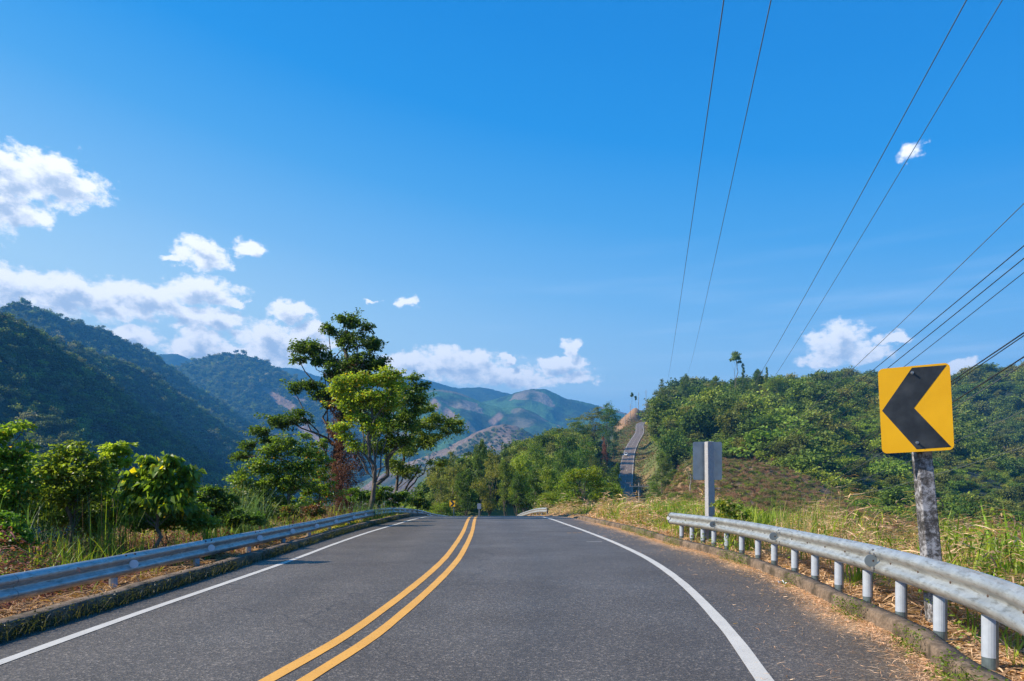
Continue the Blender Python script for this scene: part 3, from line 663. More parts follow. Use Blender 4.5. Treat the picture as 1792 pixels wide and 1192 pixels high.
def on_mountain(Zg, v, n, rng, mask=None, vmin=-.12, skip=None):
    nu, nv_ = Zg.shape[:2]; a = rng.uniform(0, nu-1.001, n*2); b = rng.uniform(0, nv_-1.001, n*2); i = a.astype(int); j = b.astype(int)
    e1 = np.linalg.norm(Zg[i+1, j]-Zg[i, j], axis=1); e2 = np.linalg.norm(Zg[i, j+1]-Zg[i, j], axis=1); ar = e1*e2; keep = rng.random(len(a))*np.quantile(ar, .9) < ar
    keep &= v[j] > vmin
    if skip is not None: keep &= skip[i, j] < .4
    a, b, i, j = a[keep], b[keep], i[keep], j[keep]; fa = (a-i)[:, None]; fb = (b-j)[:, None]
    P = Zg[i, j]*(1-fa)*(1-fb)+Zg[i+1, j]*fa*(1-fb)+Zg[i, j+1]*(1-fa)*fb+Zg[i+1, j+1]*fa*fb
    P = P[P[:, 2] > -160]; return P[:n]
rm = np.random.default_rng(5)
def wood_on(name, m, n, size, label, seed, skip=None):
    P = on_mountain(m[1], m[2], n, rm, skip=skip if skip is not None else None); S = size*np.clip(np.exp(rm.normal(size=len(P))*.38-.1), .45, 1.9)
    P = P-np.array([0, 0, 1])*S[:, None]*.25
    pr = np.array([.22, .19, .18, .13, .10, .11, .07]); ix = rm.choice(7, len(P), p=pr/pr.sum())
    scatter(name, P, S, COLF, 7, label, seed=seed, widx=ix)
M1 = mountain('left_mountain', [(-420,520,560),(-200,545,640),(0,556,760),(38,574,820),(63,588,860),(141,640,960),(176,669,1010),(216,714,1090),(252,755,1160),(300,806,1260),(350,862,1360),(400,920,1450)], (1, -.12), 620, .76, MFOR, rib=2.6, spur=(.006, 26), seed=1)
M2 = mountain('second_mountain', [(-100,560,900),(70,588,1150),(126,606,1230),(163,623,1290),(239,645,1420),(302,688,1560),(352,721,1680),(415,781,1850),(450,830,1950),(500,880,2050)], (1, -.15), 760, .76, MFOR, rib=2.6, spur=(.0045, 34), seed=4)
M3 = mountain('peaked_mountain', [(-300,600,1700),(-60,580,1850),(3,549,1900),(14,532,1910),(30,526,1920),(60,543,1960),(105,556,2010),(150,568,2060),(175,579,2100),(215,595,2160),(255,613,2220),(290,643,2290),(330,673,2360),(380,703,2450),(430,738,2540),(480,775,2640),(540,810,2750),(600,850,2850)], (1, -.35), 1300, .70, MFOR, rib=2.4, spur=(.0032, 50), seed=9)
M4 = mountain('rounded_mountain', [(280,660,3300),(305,645,3300),(330,635,3300),(375,621,3300),(420,620,3300),(450,628,3300),(500,653,3260),(540,676,3230),(600,712,3200),(660,752,3150),(720,800,3100)], (.55, -.83), 1600, .68, MFOR, spur=(.0026, 70), seed=13,
    slips=[(455,675,520,715,6),(470,690,545,745,5),(500,690,540,705,4),(520,740,575,790,8),(490,770,540,800,4)])
mountain('far_left_peak', [(200,650,5000),(250,628,5000),(280,620,5000),(310,619,5000),(340,632,5000),(400,655,5000),(460,670,5000)], (.2, -1), 900, .5, MFOR, nu=120, nv=60, spur=(.002, 60), seed=17)
mountain('far_blue_range', [(440,650,5600),(500,643,5600),(520,645,5600),(560,660,5600),(600,664,5600),(640,655,5600),(680,655,5600),(710,661,5600),(745,664,5600),(780,674,5600),(800,680,5600),(830,678,5600),(850,678,5600),(865,683,5600),(895,690,5600),(950,706,5600),(1000,712,5600),(1050,722,5600),(1150,740,5600),(1300,755,5600),(1700,770,5600),(2200,750,5600)], (.1, -1), 1400, .42, MFOR, nu=420, nv=70, spur=(.0016, 90), seed=21, rough=9)
mountain('domed_mountain', [(780,740,4500),(820,708,4500),(860,700,4500),(890,692,4500),(905,686,4500),(930,681,4500),(955,681,4500),(975,690,4500),(990,698,4500),(1015,702,4500),(1050,711,4500),(1100,724,4500),(1200,750,4500)], (-.1, -1), 1300, .5, MFLD, nu=260, nv=110, spur=(.0022, 90), seed=25)
M6 = mountain('farmed_green_hill', [(600,770,3900),(650,712,3900),(690,692,3900),(735,684,3900),(765,681,3900),(800,686,3900),(830,698,3900),(850,708,3850),(880,714,3800),(910,712,3750),(935,722,3700),(960,738,3650),(1000,752,3600),(1060,780,3600)], (.15, -1), 1700, .42, MFLD, nu=300, nv=150, spur=(.0026, 95), seed=29,
    slips=[(752,700,770,718,9),(775,712,800,740,8),(760,742,790,725,6),(855,745,880,722,7),(950,722,985,745,7)])
M7 = mountain('ploughed_brown_hill', [(600,860,2500),(680,820,2500),(740,800,2450),(780,785,2420),(830,758,2400),(860,746,2400),(885,742,2400),(905,746,2400),(940,765,2380),(975,785,2350),(1020,810,2300),(1080,840,2300)], (.05, -1), 1100, .42, MBRN, nu=280, nv=130, spur=(.0042, 45), seed=33, rib=.8)
M8 = mountain('lower_brown_hill', [(540,900,1900),(640,870,1850),(700,856,1800),(760,846,1780),(800,845,1760),(850,848,1740),(900,850,1700),(960,850,1700),(1040,865,1700)], (0, -1), 800, .36, MBRN, nu=260, nv=110, spur=(.0055, 12), seed=37, rib=.5)
wood_on('left_mountain_forest', M1, 36000, 10, 'dark green forest covering the near left mountain', 41)
wood_on('second_mountain_forest', M2, 30000, 12, 'dark green forest covering the second mountain on the left', 42)
wood_on('peaked_mountain_forest', M3, 32000, 15, 'bluish forest covering the peaked mountain on the left', 43)
wood_on('rounded_mountain_forest', M4, 24000, 17, 'hazy forest covering the rounded mountain behind', 44, skip=M4[3])
def sparse_on(name, m, n, size, label, seed, thr=.55):
    P = on_mountain(m[1], m[2], n, rm); k = fbm(P[:, 0]/160+seed, P[:, 1]/160, 4) > thr; P = P[k]; S = size*rm.uniform(.5, 1.2, len(P)); scatter(name, P-np.array([0, 0, 1])*S[:, None]*.2, S, COLF, 7, label, seed=seed)
sparse_on('brown_hill_trees', M7, 9000, 14, 'small dark trees scattered over the ploughed brown hill', 45)
sparse_on('lower_hill_trees', M8, 9000, 13, 'small dark trees scattered over the lowest brown hill', 46, .5)

# ------------------------------------------------------------------ woodland on the hillsides
def hill_points(n, f, rmin, rmax, pxa, pxb, seed):
    rng = np.random.default_rng(seed); R = np.sqrt(rng.uniform(rmin**2, rmax**2, n)); a = rng.uniform(math.atan((pxa-CX)/F), math.atan((pxb-CX)/F), n)
    x, y = R*np.sin(a), R*np.cos(a); px = CX+F*x/y
    d = np.sqrt(((x[:, None]-FPd[None, ::3, 0])**2+(y[:, None]-FPd[None, ::3, 1])**2).min(1)); k = f(px, R, d, rng.random(n), x, y); x, y, R, px = x[k], y[k], R[k], px[k]
    return np.stack([x, y, G(x, y)], 1), R, px
def f_right(px, R, d, u, x, y):
    foot = np.interp(px, [1115, 1150, 1180, 1300, 1400, 1450, 1500, 1800, 2300], [430, 330, 300, 292, 275, 262, 215, 170, 150])
    k = (R > foot) & (d > 16+u*5) & (R < 1190); k &= ~((px < 1140) & (R > 590)); k &= ~((px > 1705) & (R > 565) & (R < 735)); return k
P, R, px = hill_points(40000, f_right, 150, 1200, 1112, 2300, 51); rg = np.random.default_rng(52)
bright = (px > 1440) & (R < 470)  # lower slope: smaller scrub, its sunlit look put into brighter crown colours
S = np.where(bright, 5.0, 8.6)*np.clip(np.exp(rg.normal(size=len(P))*.45-.15), .42, 2.3)*np.where(fbm(P[:, 0]/22+7, P[:, 1]/22, 3) > .40, 1, .38); S = np.where(R > 520, S*1.1, S)
ix = np.where(bright, rg.choice(7, len(P), p=[.06, .14, .12, .26, .18, .16, .08]), rg.choice(7, len(P), p=[.30, .18, .14, .08, .22, .06, .02]))
scatter('right_hill_forest', P-np.array([0, 0, .12])*S[:, None], S, COLH, 7, 'green forest and scrub covering the hill on the right', seed=53, widx=ix, stretch=(.95, 1.5))
# low scrub over the brown slope and the ravine floor
P, R, px = hill_points(16000, lambda px, R, d, u, x, y: (d > 9) & (R > 75), 75, 300, 1150, 2200, 55)
k = (px > 1450) | (rg.random(len(P)) < .9); P = P[k]; S = rg.uniform(.5, 1.9, len(P))
SCR = collection([proto(61, [(.13,.09,.045),(.21,.15,.075),(.30,.22,.12)], 700, .07, shape='low'), proto(62, PG['olive'], 700, .07, shape='low'), proto(63, PG['mid'], 700, .07, shape='low'), proto(64, [(.09,.08,.035),(.15,.12,.055),(.21,.17,.09)], 700, .07, shape='low')], 'scrub_kinds')
scatter('ravine_scrub', P, S, SCR, 4, 'low brown and olive scrub over the slope and ravine on the right', seed=56)
# spur with the far road: woods on both its sides
def f_spur(px, R, d, u, x, y):
    top = np.interp(px, [700, 780, 900, 1000, 1040, 1080], [150, 200, 290, 400, 440, 480])
    return (d > np.where(R > 350, 24, 15)+u*4) & (R < top*1.12) & (R > 130)
P, R, px = hill_points(5200, f_spur, 130, 520, 720, 1092, 57); S = np.where(R > 290, 10.5, 7.5)*rg.uniform(.55, 1.3, len(P))
scatter('spur_forest', P-np.array([0, 0, .12])*S[:, None], S*1.0, COLH, 7, 'mixed green woodland on the spur left of the far road', seed=58, widx=rg.choice(7, len(P), p=[.22, .25, .13, .12, .18, .08, .02]))
P, R, px = hill_points(7000, lambda px, R, d, u, x, y: (d > 14), 90, 1100, -400, 740, 59); S = 9*rg.uniform(.5, 1.3, len(P))
scatter('valley_forest', P-np.array([0, 0, .15])*S[:, None], S, COLH, 7, 'dark forest in the valley below the left roadside', seed=60)
# sunlit grass and tufts beside the far road
P, R, px = hill_points(60000, lambda px, R, d, u, x, y: (d > 4.6) & (d < 17) & (y > 290), 290, 800, 1040, 1240, 65); P = P[:9000]; S = rg.uniform(.35, 1.0, len(P))
scatter('far_verge_scrub', P, S, SCR, 4, 'low grass and scrub along both verges of the far road', seed=66)

# ------------------------------------------------------------------ guard rails
WPROF = [(.000,.157),(.018,.155),(.052,.128),(.076,.098),(.078,.070),(.062,.048),(.020,.014),(.014,.0),(.020,-.014),(.062,-.048),(.078,-.070),(.076,-.098),(.052,-.128),(.018,-.155),(.000,-.157)]
class Path:
    def __init__(s, pts):
        s.p = np.array(pts, float); d = np.linalg.norm(np.diff(s.p[:, :2], axis=0), axis=1); s.s = np.concatenate([[0], np.cumsum(d)]); s.L = s.s[-1]
    def at(s, q):
        q = np.atleast_1d(q); P = np.stack([catmull(s.s, s.p[:, i], q) for i in range(3)], 1)
        e = .05; P2 = np.stack([catmull(s.s, s.p[:, i], np.clip(q+e, 0, s.L)) for i in range(3)], 1); P1 = np.stack([catmull(s.s, s.p[:, i], np.clip(q-e, 0, s.L)) for i in range(3)], 1)
        T = P2-P1; T /= np.linalg.norm(T, axis=1)[:, None]; return P, T
    def at_px(s, px):
        q = np.linspace(0, s.L, 3000); P, _ = s.at(q); v = CX+F*P[:, 0]/np.maximum(P[:, 1], .2); v[P[:, 1] < .5] = 1e5; return q[np.argmin(np.abs(v-px))]
def rail_panel(path, q0, q1, side, parent, out=0.0, name='rail_panel', step=.25, th=.004, prof=WPROF):
    q = np.linspace(q0, q1, max(3, int((q1-q0)/step))); P, T = path.at(q); Nn = np.stack([T[:, 1], -T[:, 0]], 1)*side; m = len(prof); V = []
    for p, n in zip(P, Nn):
        for (o, z) in prof: V.append((p[0]+n[0]*(o+out+th), p[1]+n[1]*(o+out+th), p[2]-.157+z))
        for (o, z) in reversed(prof): V.append((p[0]+n[0]*(o+out), p[1]+n[1]*(o+out), p[2]-.157+z*.992))
    k = 2*m; Fq = [(i*k+j, i*k+(j+1) % k, (i+1)*k+(j+1) % k, (i+1)*k+j) for i in range(len(q)-1) for j in range(k)]
    Fq += [tuple(range(k-1, -1, -1)), tuple((len(q)-1)*k+j for j in range(k))]
    o = mk(name, np.array(V)-np.array(parent.location), Fq, GALV, parent); 
    me = o.data; me.polygons.foreach_set('use_smooth', np.ones(len(me.polygons), bool)); me.set_sharp_from_angle(angle=math.radians(50)); return o
def disc(parent, c, n, r, mat, name='reflector', th=.012):
    n = Vector(n).normalized(); c = Vector(c)-Vector(parent.location); mb = MB(); mb.tube([c, c+n*th], r, 20); return mb.build(name, mat, parent)
def cyl(parent, name, x, y, z0, z1, r, mat, n=14):
    l = parent.location; mb = MB(); mb.tube([(x-l.x, y-l.y, z0-l.z), (x-l.x, y-l.y, z1-l.z)], r, n); return mb.build(name, mat, parent, smooth=False)
# right rail
RP = Path([(.6,-1.5,.86),(1.5,.3,.86),(2.3,2,.85),(3.0,3.6,.845),(3.62,5.2,.83),(3.83,6.1,.83),(4.17,7.9,.82),(4.47,10.5,.80),(4.66,13,.79),(4.69,15.3,.78),(4.55,17.2,.77),(4.33,18.6,.77)])
rr = thing('guardrail', 'bright galvanised guardrail curving along the right roadside kerb', 'guardrail', (4.0, 7, 0))
seams = [0]+[RP.at_px(p) for p in (1546, 1374, 1262)][0:0]
sq = sorted([RP.at_px(p) for p in (1546, 1374, 1262)]); ends = [0, sq[0]-4.0 if sq[0] > 5 else sq[0]*.5]+sq+[RP.L-.05]
for i in range(len(ends)-1):
    rail_panel(RP, ends[i], ends[i+1]+.16*(i < len(ends)-2), -1, rr, out=.005*(i % 2))
for e in ends[1:-1]:
    P, T = RP.at([e+.08]); p, t = P[0], T[0]; n = np.array([-t[1], t[0], 0])
    for (ds, z, o) in [(-.07, .075, .083), (.07, .075, .083), (-.07, -.075, .083), (.07, -.075, .083), (0, .115, .07), (0, -.115, .07)]:
        c = p+t*ds+n*(o+.004)+np.array([0, 0, -.157+z])-np.array(rr.location); mb = MB(); mb.tube([c, c+n*.014], .013, 8); mb.build('splice_bolt', BOLT, rr)
for px in (1544, 1366, 1256):
    P, T = RP.at([RP.at_px(px)]); p, t = P[0], T[0]; n = np.array([-t[1], t[0], 0]); c = p+n*.085+np.array([0, 0, -.157])
    disc(rr, c+n*.035, (-t[0]*1, -t[1], 0), .068, REFLG)
    mb = MB(); mb.box(c+n*.01-np.array(rr.location)+t*.012, (.03, .05, .02)); mb.build('reflector_bracket', RUST, rr)
for k, q in enumerate(np.arange(.6, RP.L-.5, .74)):
    if k % 1 == 0:
        P, T = RP.at([q]); p, t = P[0], T[0]; n = np.array([-t[1], t[0], 0]); c = p+n*.020+np.array([0, 0, -.157])-np.array(rr.location)
        mb = MB(); mb.tube([c, c+n*.012], .011, 8); mb.build('slot_bolt', RUST, rr)
rp_px = [1716, 1632, 1566, 1509, 1460, 1419, 1384, 1349, 1321, 1293, 1267, 1245, 1226, 1207, 1189]
for q in [RP.at_px(p) for p in rp_px]+[.4, 1.4, 2.4, 3.4, 4.4]:
    P, T = RP.at([q]); p, t = P[0], T[0]; n = np.array([-t[1], t[0], 0]); c = p-n*.065
    gz0 = zroad(c[1])
    post = cyl(rr, 'post', c[0], c[1], gz0-.25, p[2]-.06, .056, POSTM, 16)
    l = rr.location; mb = MB(); a0 = math.atan2(n[1]-.35, n[0]) ; zb, zt = gz0+.30, p[2]-.30
    def shell(z0, z1, r):
        ang = [a0+math.radians(v) for v in np.linspace(-88, 88, 11)]; vs = [(c[0]-l.x+r*math.cos(a), c[1]-l.y+r*math.sin(a), z-l.z) for z in (z0, z1) for a in ang]
        return vs, [(i, i+1, i+12, i+11) for i in range(10)]
    mb.add(*shell(gz0+.17, p[2]-.33, .0585)); mb.build('reflective_sheet', SHEETW, post)
    mb = MB(); mb.add(*shell(gz0-.05, gz0+.168, .0575)); mb.build('dark_foot', SHEETD, post)
# flared end of the right rail
P, T = RP.at([RP.L]); p, t = P[0], T[0]; n = np.array([-t[1], t[0], 0]); mb = MB(); vs = []
for i in range(9):
    u = i/8; a = u*1.9; cc = p+t*(.20*math.sin(a))-n*(.20*(1-math.cos(a)))-np.array(rr.location)
    fl = 1-.12*u
    nd = n*math.cos(a)+t*math.sin(a)
    for (o, z) in WPROF: vs.append(cc+nd*(o*(1-u)+.006)+np.array([0, 0, -.157+z*fl]))
m_ = len(WPROF); mb.add(vs, [(i*m_+j, i*m_+j+1, (i+1)*m_+j+1, (i+1)*m_+j) for i in range(8) for j in range(m_-1)]); mb.build('end_terminal', GALV, rr, smooth=True)
disc(rr, p+t*.10+n*.03+np.array([0, 0, -.157]), (-.3, -1, 0), .05, REFLW)
# left rail
LT = [(-6.3,-2),(-5.95,2),(-5.78,6),(-5.75,12),(-5.78,20),(-5.98,27),(-6.3,35.7),(-6.15,46),(-6.45,52),(-6.75,60),(-6.6,70),(-6.2,80),(-5.5,92),(-3.0,103),(2,116)]
LP = Path([(x, y, float(zroad(y))+(.49 if y < 30 else .46)) for x, y in LT])
lr = thing('guardrail', 'long shaded blue-grey guardrail running along the left roadside', 'guardrail', (-6, 20, 0))
ref = [222, 360, 447, 505, 548, 583, 614.7, 636, 655, 672, 685, 697, 706, 714, 722, 736, 750, 765, 781, 797, 812]
lq = [LP.at_px(p) for p in ref]; e = [0, LP.at_px(20)]+lq[0::2]+[LP.L]; e = sorted(e)
for i in range(len(e)-1):
    if e[i+1]-e[i] > .1: rail_panel(LP, e[i], e[i+1]+.14*(i < len(e)-2), 1, lr, out=.005*(i % 2), step=.4)
for q in lq:
    P, T = LP.at([q]); p, t = P[0], T[0]; n = np.array([t[1], -t[0], 0]); c = p+n*.075+np.array([0, 0, -.157])
    disc(lr, c+n*.03, (n[0]*.55-t[0]*.85, n[1]*.55-t[1]*.85, 0), .062, REFLW)
    q2 = q-.25; P, T = LP.at([q2]); p, t = P[0], T[0]; n = np.array([t[1], -t[0], 0]); c = p-n*.06; g0 = float(zroad(c[1]))
    post = cyl(lr, 'post', c[0], c[1], g0-.4, p[2]-.05, .056, POSTM, 14)
    l = lr.location; a0 = math.atan2(n[1]-.5, n[0]); ang = [a0+math.radians(v) for v in np.linspace(-60, 60, 8)]
    mb = MB(); mb.add([(c[0]-l.x+.0585*math.cos(a), c[1]-l.y+.0585*math.sin(a), z) for z in (g0-.02, p[2]-.33) for a in ang], [(i, i+1, i+9, i+8) for i in range(7)]); mb.build('reflective_sheet', SHEETW, post)
P, T = LP.at([LP.at_px(127)]); p, t = P[0], T[0]; n = np.array([t[1], -t[0], 0]); c = p+n*.087+np.array([0, 0, -.085])-np.array(lr.location)
mb = MB(); mb.add([c+np.array([0, 0, .035])-t*.03, c+np.array([0, 0, -.02])-t*.02, c+np.array([0, 0, -.05])+t*.03, c+np.array([0, 0, .02])+t*.03], [(0, 1, 2, 3)]); mb.build('paint_scrape', simple('pink_scrape', (.55, .25, .18), .7), lr)
for q in lq:
    for ds in (-.12, .12):
        P, T = LP.at([q+ds]); p, t = P[0], T[0]; n = np.array([t[1], -t[0], 0]); c = p+n*.05+np.array([0, 0, -.027])-np.array(lr.location); mb = MB(); mb.tube([c, c+np.array([0, 0, .012])+n*.01], .016, 8); mb.build('splice_bolt', RUST, lr)
# rail on the right beyond the crest
FPp = Path([W(958, 888.5, 44)*np.array([1, 1, 1]), W(946, 889, 47), W(934, 891, 51), W(921, 895, 56), W(908, 900, 63), (.6, 72, float(zroad(72))+.5)])
fr = thing('guardrail', 'short pale guardrail curving away over the crest on the right', 'guardrail', (2, 50, -1))
rail_panel(FPp, 0, FPp.L, -1, fr, step=.6)
for q in np.arange(.4, FPp.L, 2.5):
    P, T = FPp.at([q]); p = P[0]; cyl(fr, 'post', p[0]+.07, p[1], p[2]-1.1, p[2]-.04, .056, POSTM, 10)

# ------------------------------------------------------------------ signs
def rounded(w, h, r, n=6):
    out = []
    for (cx, cz, a0) in ((w/2-r, h/2-r, 0), (-w/2+r, h/2-r, 90), (-w/2+r, -h/2+r, 180), (w/2-r, -h/2+r, 270)):
        for i in range(n+1):
            a = math.radians(a0+90*i/n); out.append((cx+r*math.cos(a), cz+r*math.sin(a)))
    return out
def chevron_sign(label, base, top_h, pw, post_mat, pc, w, h, yaw, roll, face, mirror=False, post_lean=(0, 0), post_yaw=0, edge=SYEL, group=None):
    t = thing('chevron_sign', label, 'road sign', base, group=group)
    ph = top_h; mb = MB(); Rz = Matrix.Rotation(post_yaw, 3, 'Z'); vs = []; lv = 6
    for i in range(lv+1):
        u = i/lv; z = -.3+(ph+.3)*u; k = pw*(1.06-.10*u)/2
        for (a, b) in ((-1, -1), (1, -1), (1, 1), (-1, 1)):
            v = Rz @ Vector((a*k, b*k, z)); vs.append(v+Vector((post_lean[0]*z, post_lean[1]*z, 0)))
    mb.add(vs, [(i*4+j, i*4+(j+1) % 4, (i+1)*4+(j+1) % 4, (i+1)*4+j) for i in range(lv) for j in range(4)]+[(0, 3, 2, 1), (lv*4, lv*4+1, lv*4+2, lv*4+3)])
    mb.build('post', post_mat, t, bevel=.012)
    M = Matrix.Translation(Vector(pc)-Vector(base)) @ Matrix.Rotation(yaw, 4, 'Z') @ Matrix.Rotation(roll, 4, 'Y')
    mb = MB(); mb.prism(rounded(w, h, .05), M, .004); pl = mb.build('sign_plate', SYEL if face else SBACK, t)
    yb = -.0022 if face else .0062
    if True:
        q1 = [(.48,.02),(.955,.025),(.48,.49),(.03,.495)]; q2 = [(.03,.495),(.48,.49),(.96,.965),(.486,.97)]
        f = lambda u, v: ((u-.5)*w*(-1 if (mirror != (not face)) else 1), (.5-v)*h)
        mb = MB(); pts = [f(*p) for p in (q1[0], q1[1], q1[2], q2[2], q2[3], q1[3])]
        vs = [M @ Vector((p[0], yb, p[1])) for p in pts]; mb.add(vs, [(0, 1, 2, 5), (5, 2, 3, 4)]); mb.build('chevron', SBLK, pl)
        if not face:
            mb = MB(); mb.prism(rounded(w-.002, h-.002, .05), M @ Matrix.Translation((0, .0045, 0)), .001); mb.build('sign_face', SYEL, pl)
    for (u, v) in ((.48, .08), (.497, .895)):
        p = f(u, v); c = M @ Vector((p[0], -.004 if face else -.001, p[1])); d = (M.to_3x3() @ Vector((0, -1, 0)))
        mb = MB(); mb.tube([c, c+d*.006], .016, 12); mb.tube([c+d*.004, c+d*.035], .009, 8); mb.build('bolt', BOLT, pl)
    return t
bs = W(1641, 1108, 7.0); bs[2] = -.02
pc = W(1602, 715.5, 6.86)
chevron_sign('large yellow sign with black chevron pointing left on a mouldy white post', tuple(bs), 1.98, .150, MOULD, tuple(pc), .635, .865, math.radians(-20), math.radians(-2.6), True, post_lean=(-.088, 0), post_yaw=math.radians(-8))
bs = W(1243, 952, 17.4); bs[2] = .0
pc = W(1238.5, 806.5, 17.55)
chevron_sign('grey back of a square road sign on a clean white post behind the right guardrail', tuple(bs), 2.62, .18, POSTW, tuple(pc+np.array([0, .02, 0])), .76, .98, math.radians(3), 0, False, post_lean=(-.012, 0), post_yaw=math.radians(12))
bz = W(794, 902, 92); pc = W(791.5, 881.5, 91.8); bz[2] = float(zroad(92))-.3
chevron_sign('small distant yellow chevron sign pointing right, beyond the crest', tuple(bz), 2.4, .13, POSTW, tuple(pc), .78, .80, math.radians(-12), math.radians(0), True, mirror=True)
bz = W(838.5, 905, 108); pc = W(838.6, 886, 107.6); bz[2] = -5.0
t = thing('road_sign', 'small white sign on a white post where the centre line meets the crest', 'road sign', tuple(bz)); mb = MB(); mb.box((0, 0, 1.8), (.14, .14, 3.9)); mb.build('post', POSTW, t, bevel=.01)
mb = MB(); l = pc-bz; mb.box((l[0], l[1], l[2]), (.62, .01, .85)); mb.build('sign_plate', simple('pale_sign_back', (.38, .42, .52), .5, .1, 3, .1), t)
# distant blue guide sign beside the far road
bz = W(1116, 819, 300); bz[2] = g1(bz[0], bz[1]); t = thing('guide_sign', 'tiny blue guide sign right of the far road', 'road sign', tuple(bz)); mb = MB()
for dx in (-1.1, 1.1): mb.box((dx, 0, .8), (.12, .12, 3.0))
mb.build('post', POSTW, t); mb = MB(); mb.box((0, -.1, 2.2), (3.2, .05, 1.1)); mb.build('sign_plate', simple('blue_sign', (.03, .10, .16), .5), t)

# ------------------------------------------------------------------ utility poles and wires
def pole(label, base, h, arm=2.2, arms=1, r=.13, armz=.35, top=.9):
    t = thing('utility_pole', label, 'utility pole', tuple(base)); mb = MB(); mb.tube([(0, 0, -1), (0, 0, h*.5), (0, 0, h)], [r*1.25, r, r*.7], 8); mb.build('pole', POLEM, t)
    for k in range(arms):
        z = h-armz-k*1.2; mb = MB(); mb.box((0, -.12, z), (arm, .10, .12)); ar = mb.build('crossarm', POLEM, t)
        mb = MB()
        for dx in (-arm*.46, -arm*.2, arm*.2, arm*.46): mb.tube([(dx, -.12, z+.06), (dx, -.12, z+.16), (dx, -.12, z+.3)], [.05, .07, .03], 6)
        mb.build('insulator', simple('insulator', (.25, .16, .12), .4), ar)
    return t
def pole_px(label, px, py_top, Y, h, **kw):
    p = W(px, py_top, Y); return pole(label, (p[0], p[1], p[2]-h), h, **kw)
pole_px('distant utility pole on the skyline just right of the two tall hilltop trees', 1117.5, 686.5, 800, 22, arm=4.5, armz=3.2, r=.3)
pole_px('distant utility pole on the skyline against the forest edge', 1130.5, 682, 760, 22, arm=4.2, armz=2.6, r=.3)
pole_px('dark utility pole standing on the orange hilltop left of the two tall trees', 1103, 706, 640, 14, arm=3.2, armz=2.6, r=.24)
pole_px('lowest utility pole on the orange hilltop, near the dark tree edge', 1094, 722.5, 600, 9, arm=3.2, armz=.8, r=.22)
pole_px('half hidden utility pole with a wide crossarm below the right verge', 1118, 846, 95, 9, arm=2.6, armz=.4, r=.10)
pole_px('utility pole hidden among the ravine scrub behind the white post', 1250, 852, 125, 12, arm=2.2, armz=.3, r=.12)
def wire(label, a, b, sag, r, mat=WIREM, n=28):
    a, b = np.array(a), np.array(b); o_ = (a+b)/2; P = [a+(b-a)*(i/n)-np.array([0, 0, sag*4*(i/n)*(1-i/n)])-o_ for i in range(n+1)]
    mb = MB(); mb.tube(P, r, 6); return prop(mb.build('power_line', mat, None, smooth=True, loc=tuple(o_)), label, 'power line', 'power lines crossing the sky on the right')
def wpx(label, x0, y0, d0, x1, y1, d1, sag=.6, r=.011, mat=WIREM, ext=.25):
    a = W(x0, y0, d0); b = W(x1, y1, d1); a = a-(b-a)*ext*d0/d1*4*.25; return wire(label, a, b, sag, r, mat)
wpx('leftmost thin power line, leaving the top edge and reaching the forest skyline', 1265, 0, 18, 1163, 672, 480, 5.0, .016)
wpx('second thin power line from the left, leaving the top edge near the middle', 1347, 0, 18, 1198, 657, 480, 4.5, .015)
wpx('third power line from the left, coming down behind the grey sign back', 1685, 0, 17, 1246, 775, 150, 1.6, .015)
wpx('fourth power line from the left, just right of the one behind the grey sign back', 1747, 0, 17, 1268, 772, 150, 1.6, .013)
wpx('lone diagonal power line passing under the big right-hand cloud', 1792, 348, 20, 1250, 853, 122, .9, .013)
wpx('upper black cable of the three crossing just above the yellow sign', 1792, 424, 22, 1253, 853, 124, .7, .018, CABLEM)
wpx('middle black cable of the three crossing just above the yellow sign', 1792, 446, 22, 1257, 862, 126, .7, .018, CABLEM)
wpx('lower black cable of the three crossing just above the yellow sign', 1792, 471, 22, 1262, 872, 128, .7, .014, CABLEM)
wpx('thick cable leaving the right edge highest of the cables beside the yellow sign', 1792, 578, 22, 1400, 830, 100, .4, .024, CABLEM)
wpx('second thick cable beside the yellow sign, just under the highest one', 1792, 583, 22, 1405, 834, 100, .4, .018, CABLEM)
wpx('thick cable leaving the right edge at the middle of the yellow sign', 1792, 620, 22, 1400, 858, 95, .4, .024, CABLEM)
wpx('pale thin wire lowest of the bundle right of the yellow sign', 1792, 632, 22, 1402, 868, 95, .4, .014)
wpx('dark sagging wire crossing the hillside right of the yellow sign', 1792, 712, 25, 1420, 862, 95, .6, .011)
wpx('lowest sagging wire, crossing the hillside behind the concrete sign post', 1792, 772, 25, 1400, 872, 95, .9, .011)

# ------------------------------------------------------------------ far vehicle and hut
i = np.argmin(np.abs(FPd[:, 1]-418)); cpos = FPd[i]; tdir = FT[i]; nrm = FN[i]; hd = math.atan2(tdir[1], tdir[0])
cl = cpos[:2]-nrm*1.6; pitch = math.atan2(FPd[i+3, 2]-FPd[i-3, 2], 18)
t = thing('pickup_truck', 'small white pickup driving down the far hill road', 'pickup truck', (cl[0], cl[1], cpos[2]+.02)); t.rotation_euler = Matrix.Rotation(hd, 3, 'Z').to_euler()
t.rotation_euler = (Matrix.Rotation(hd+math.pi, 3, 'Z') @ Matrix.Rotation(pitch, 3, 'Y')).to_euler()
mb = MB(); prof = [(-2.6,.45),(-2.6,1.05),(-1.0,1.08),(1.2,1.10),(2.4,1.0),(2.65,.8),(2.65,.45)]
mb.prism([(p[0], p[1]) for p in prof], Matrix.Translation((0, -.95, 0)), 1.9); mb.build('body', CARW, t, bevel=.05)
mb = MB(); mb.prism([(-1.1,1.09),(-.9,1.75),(.5,1.78),(1.25,1.11)], Matrix.Translation((0, -.82, 0)), 1.64); cab = mb.build('cabin', CARW, t, bevel=.05)
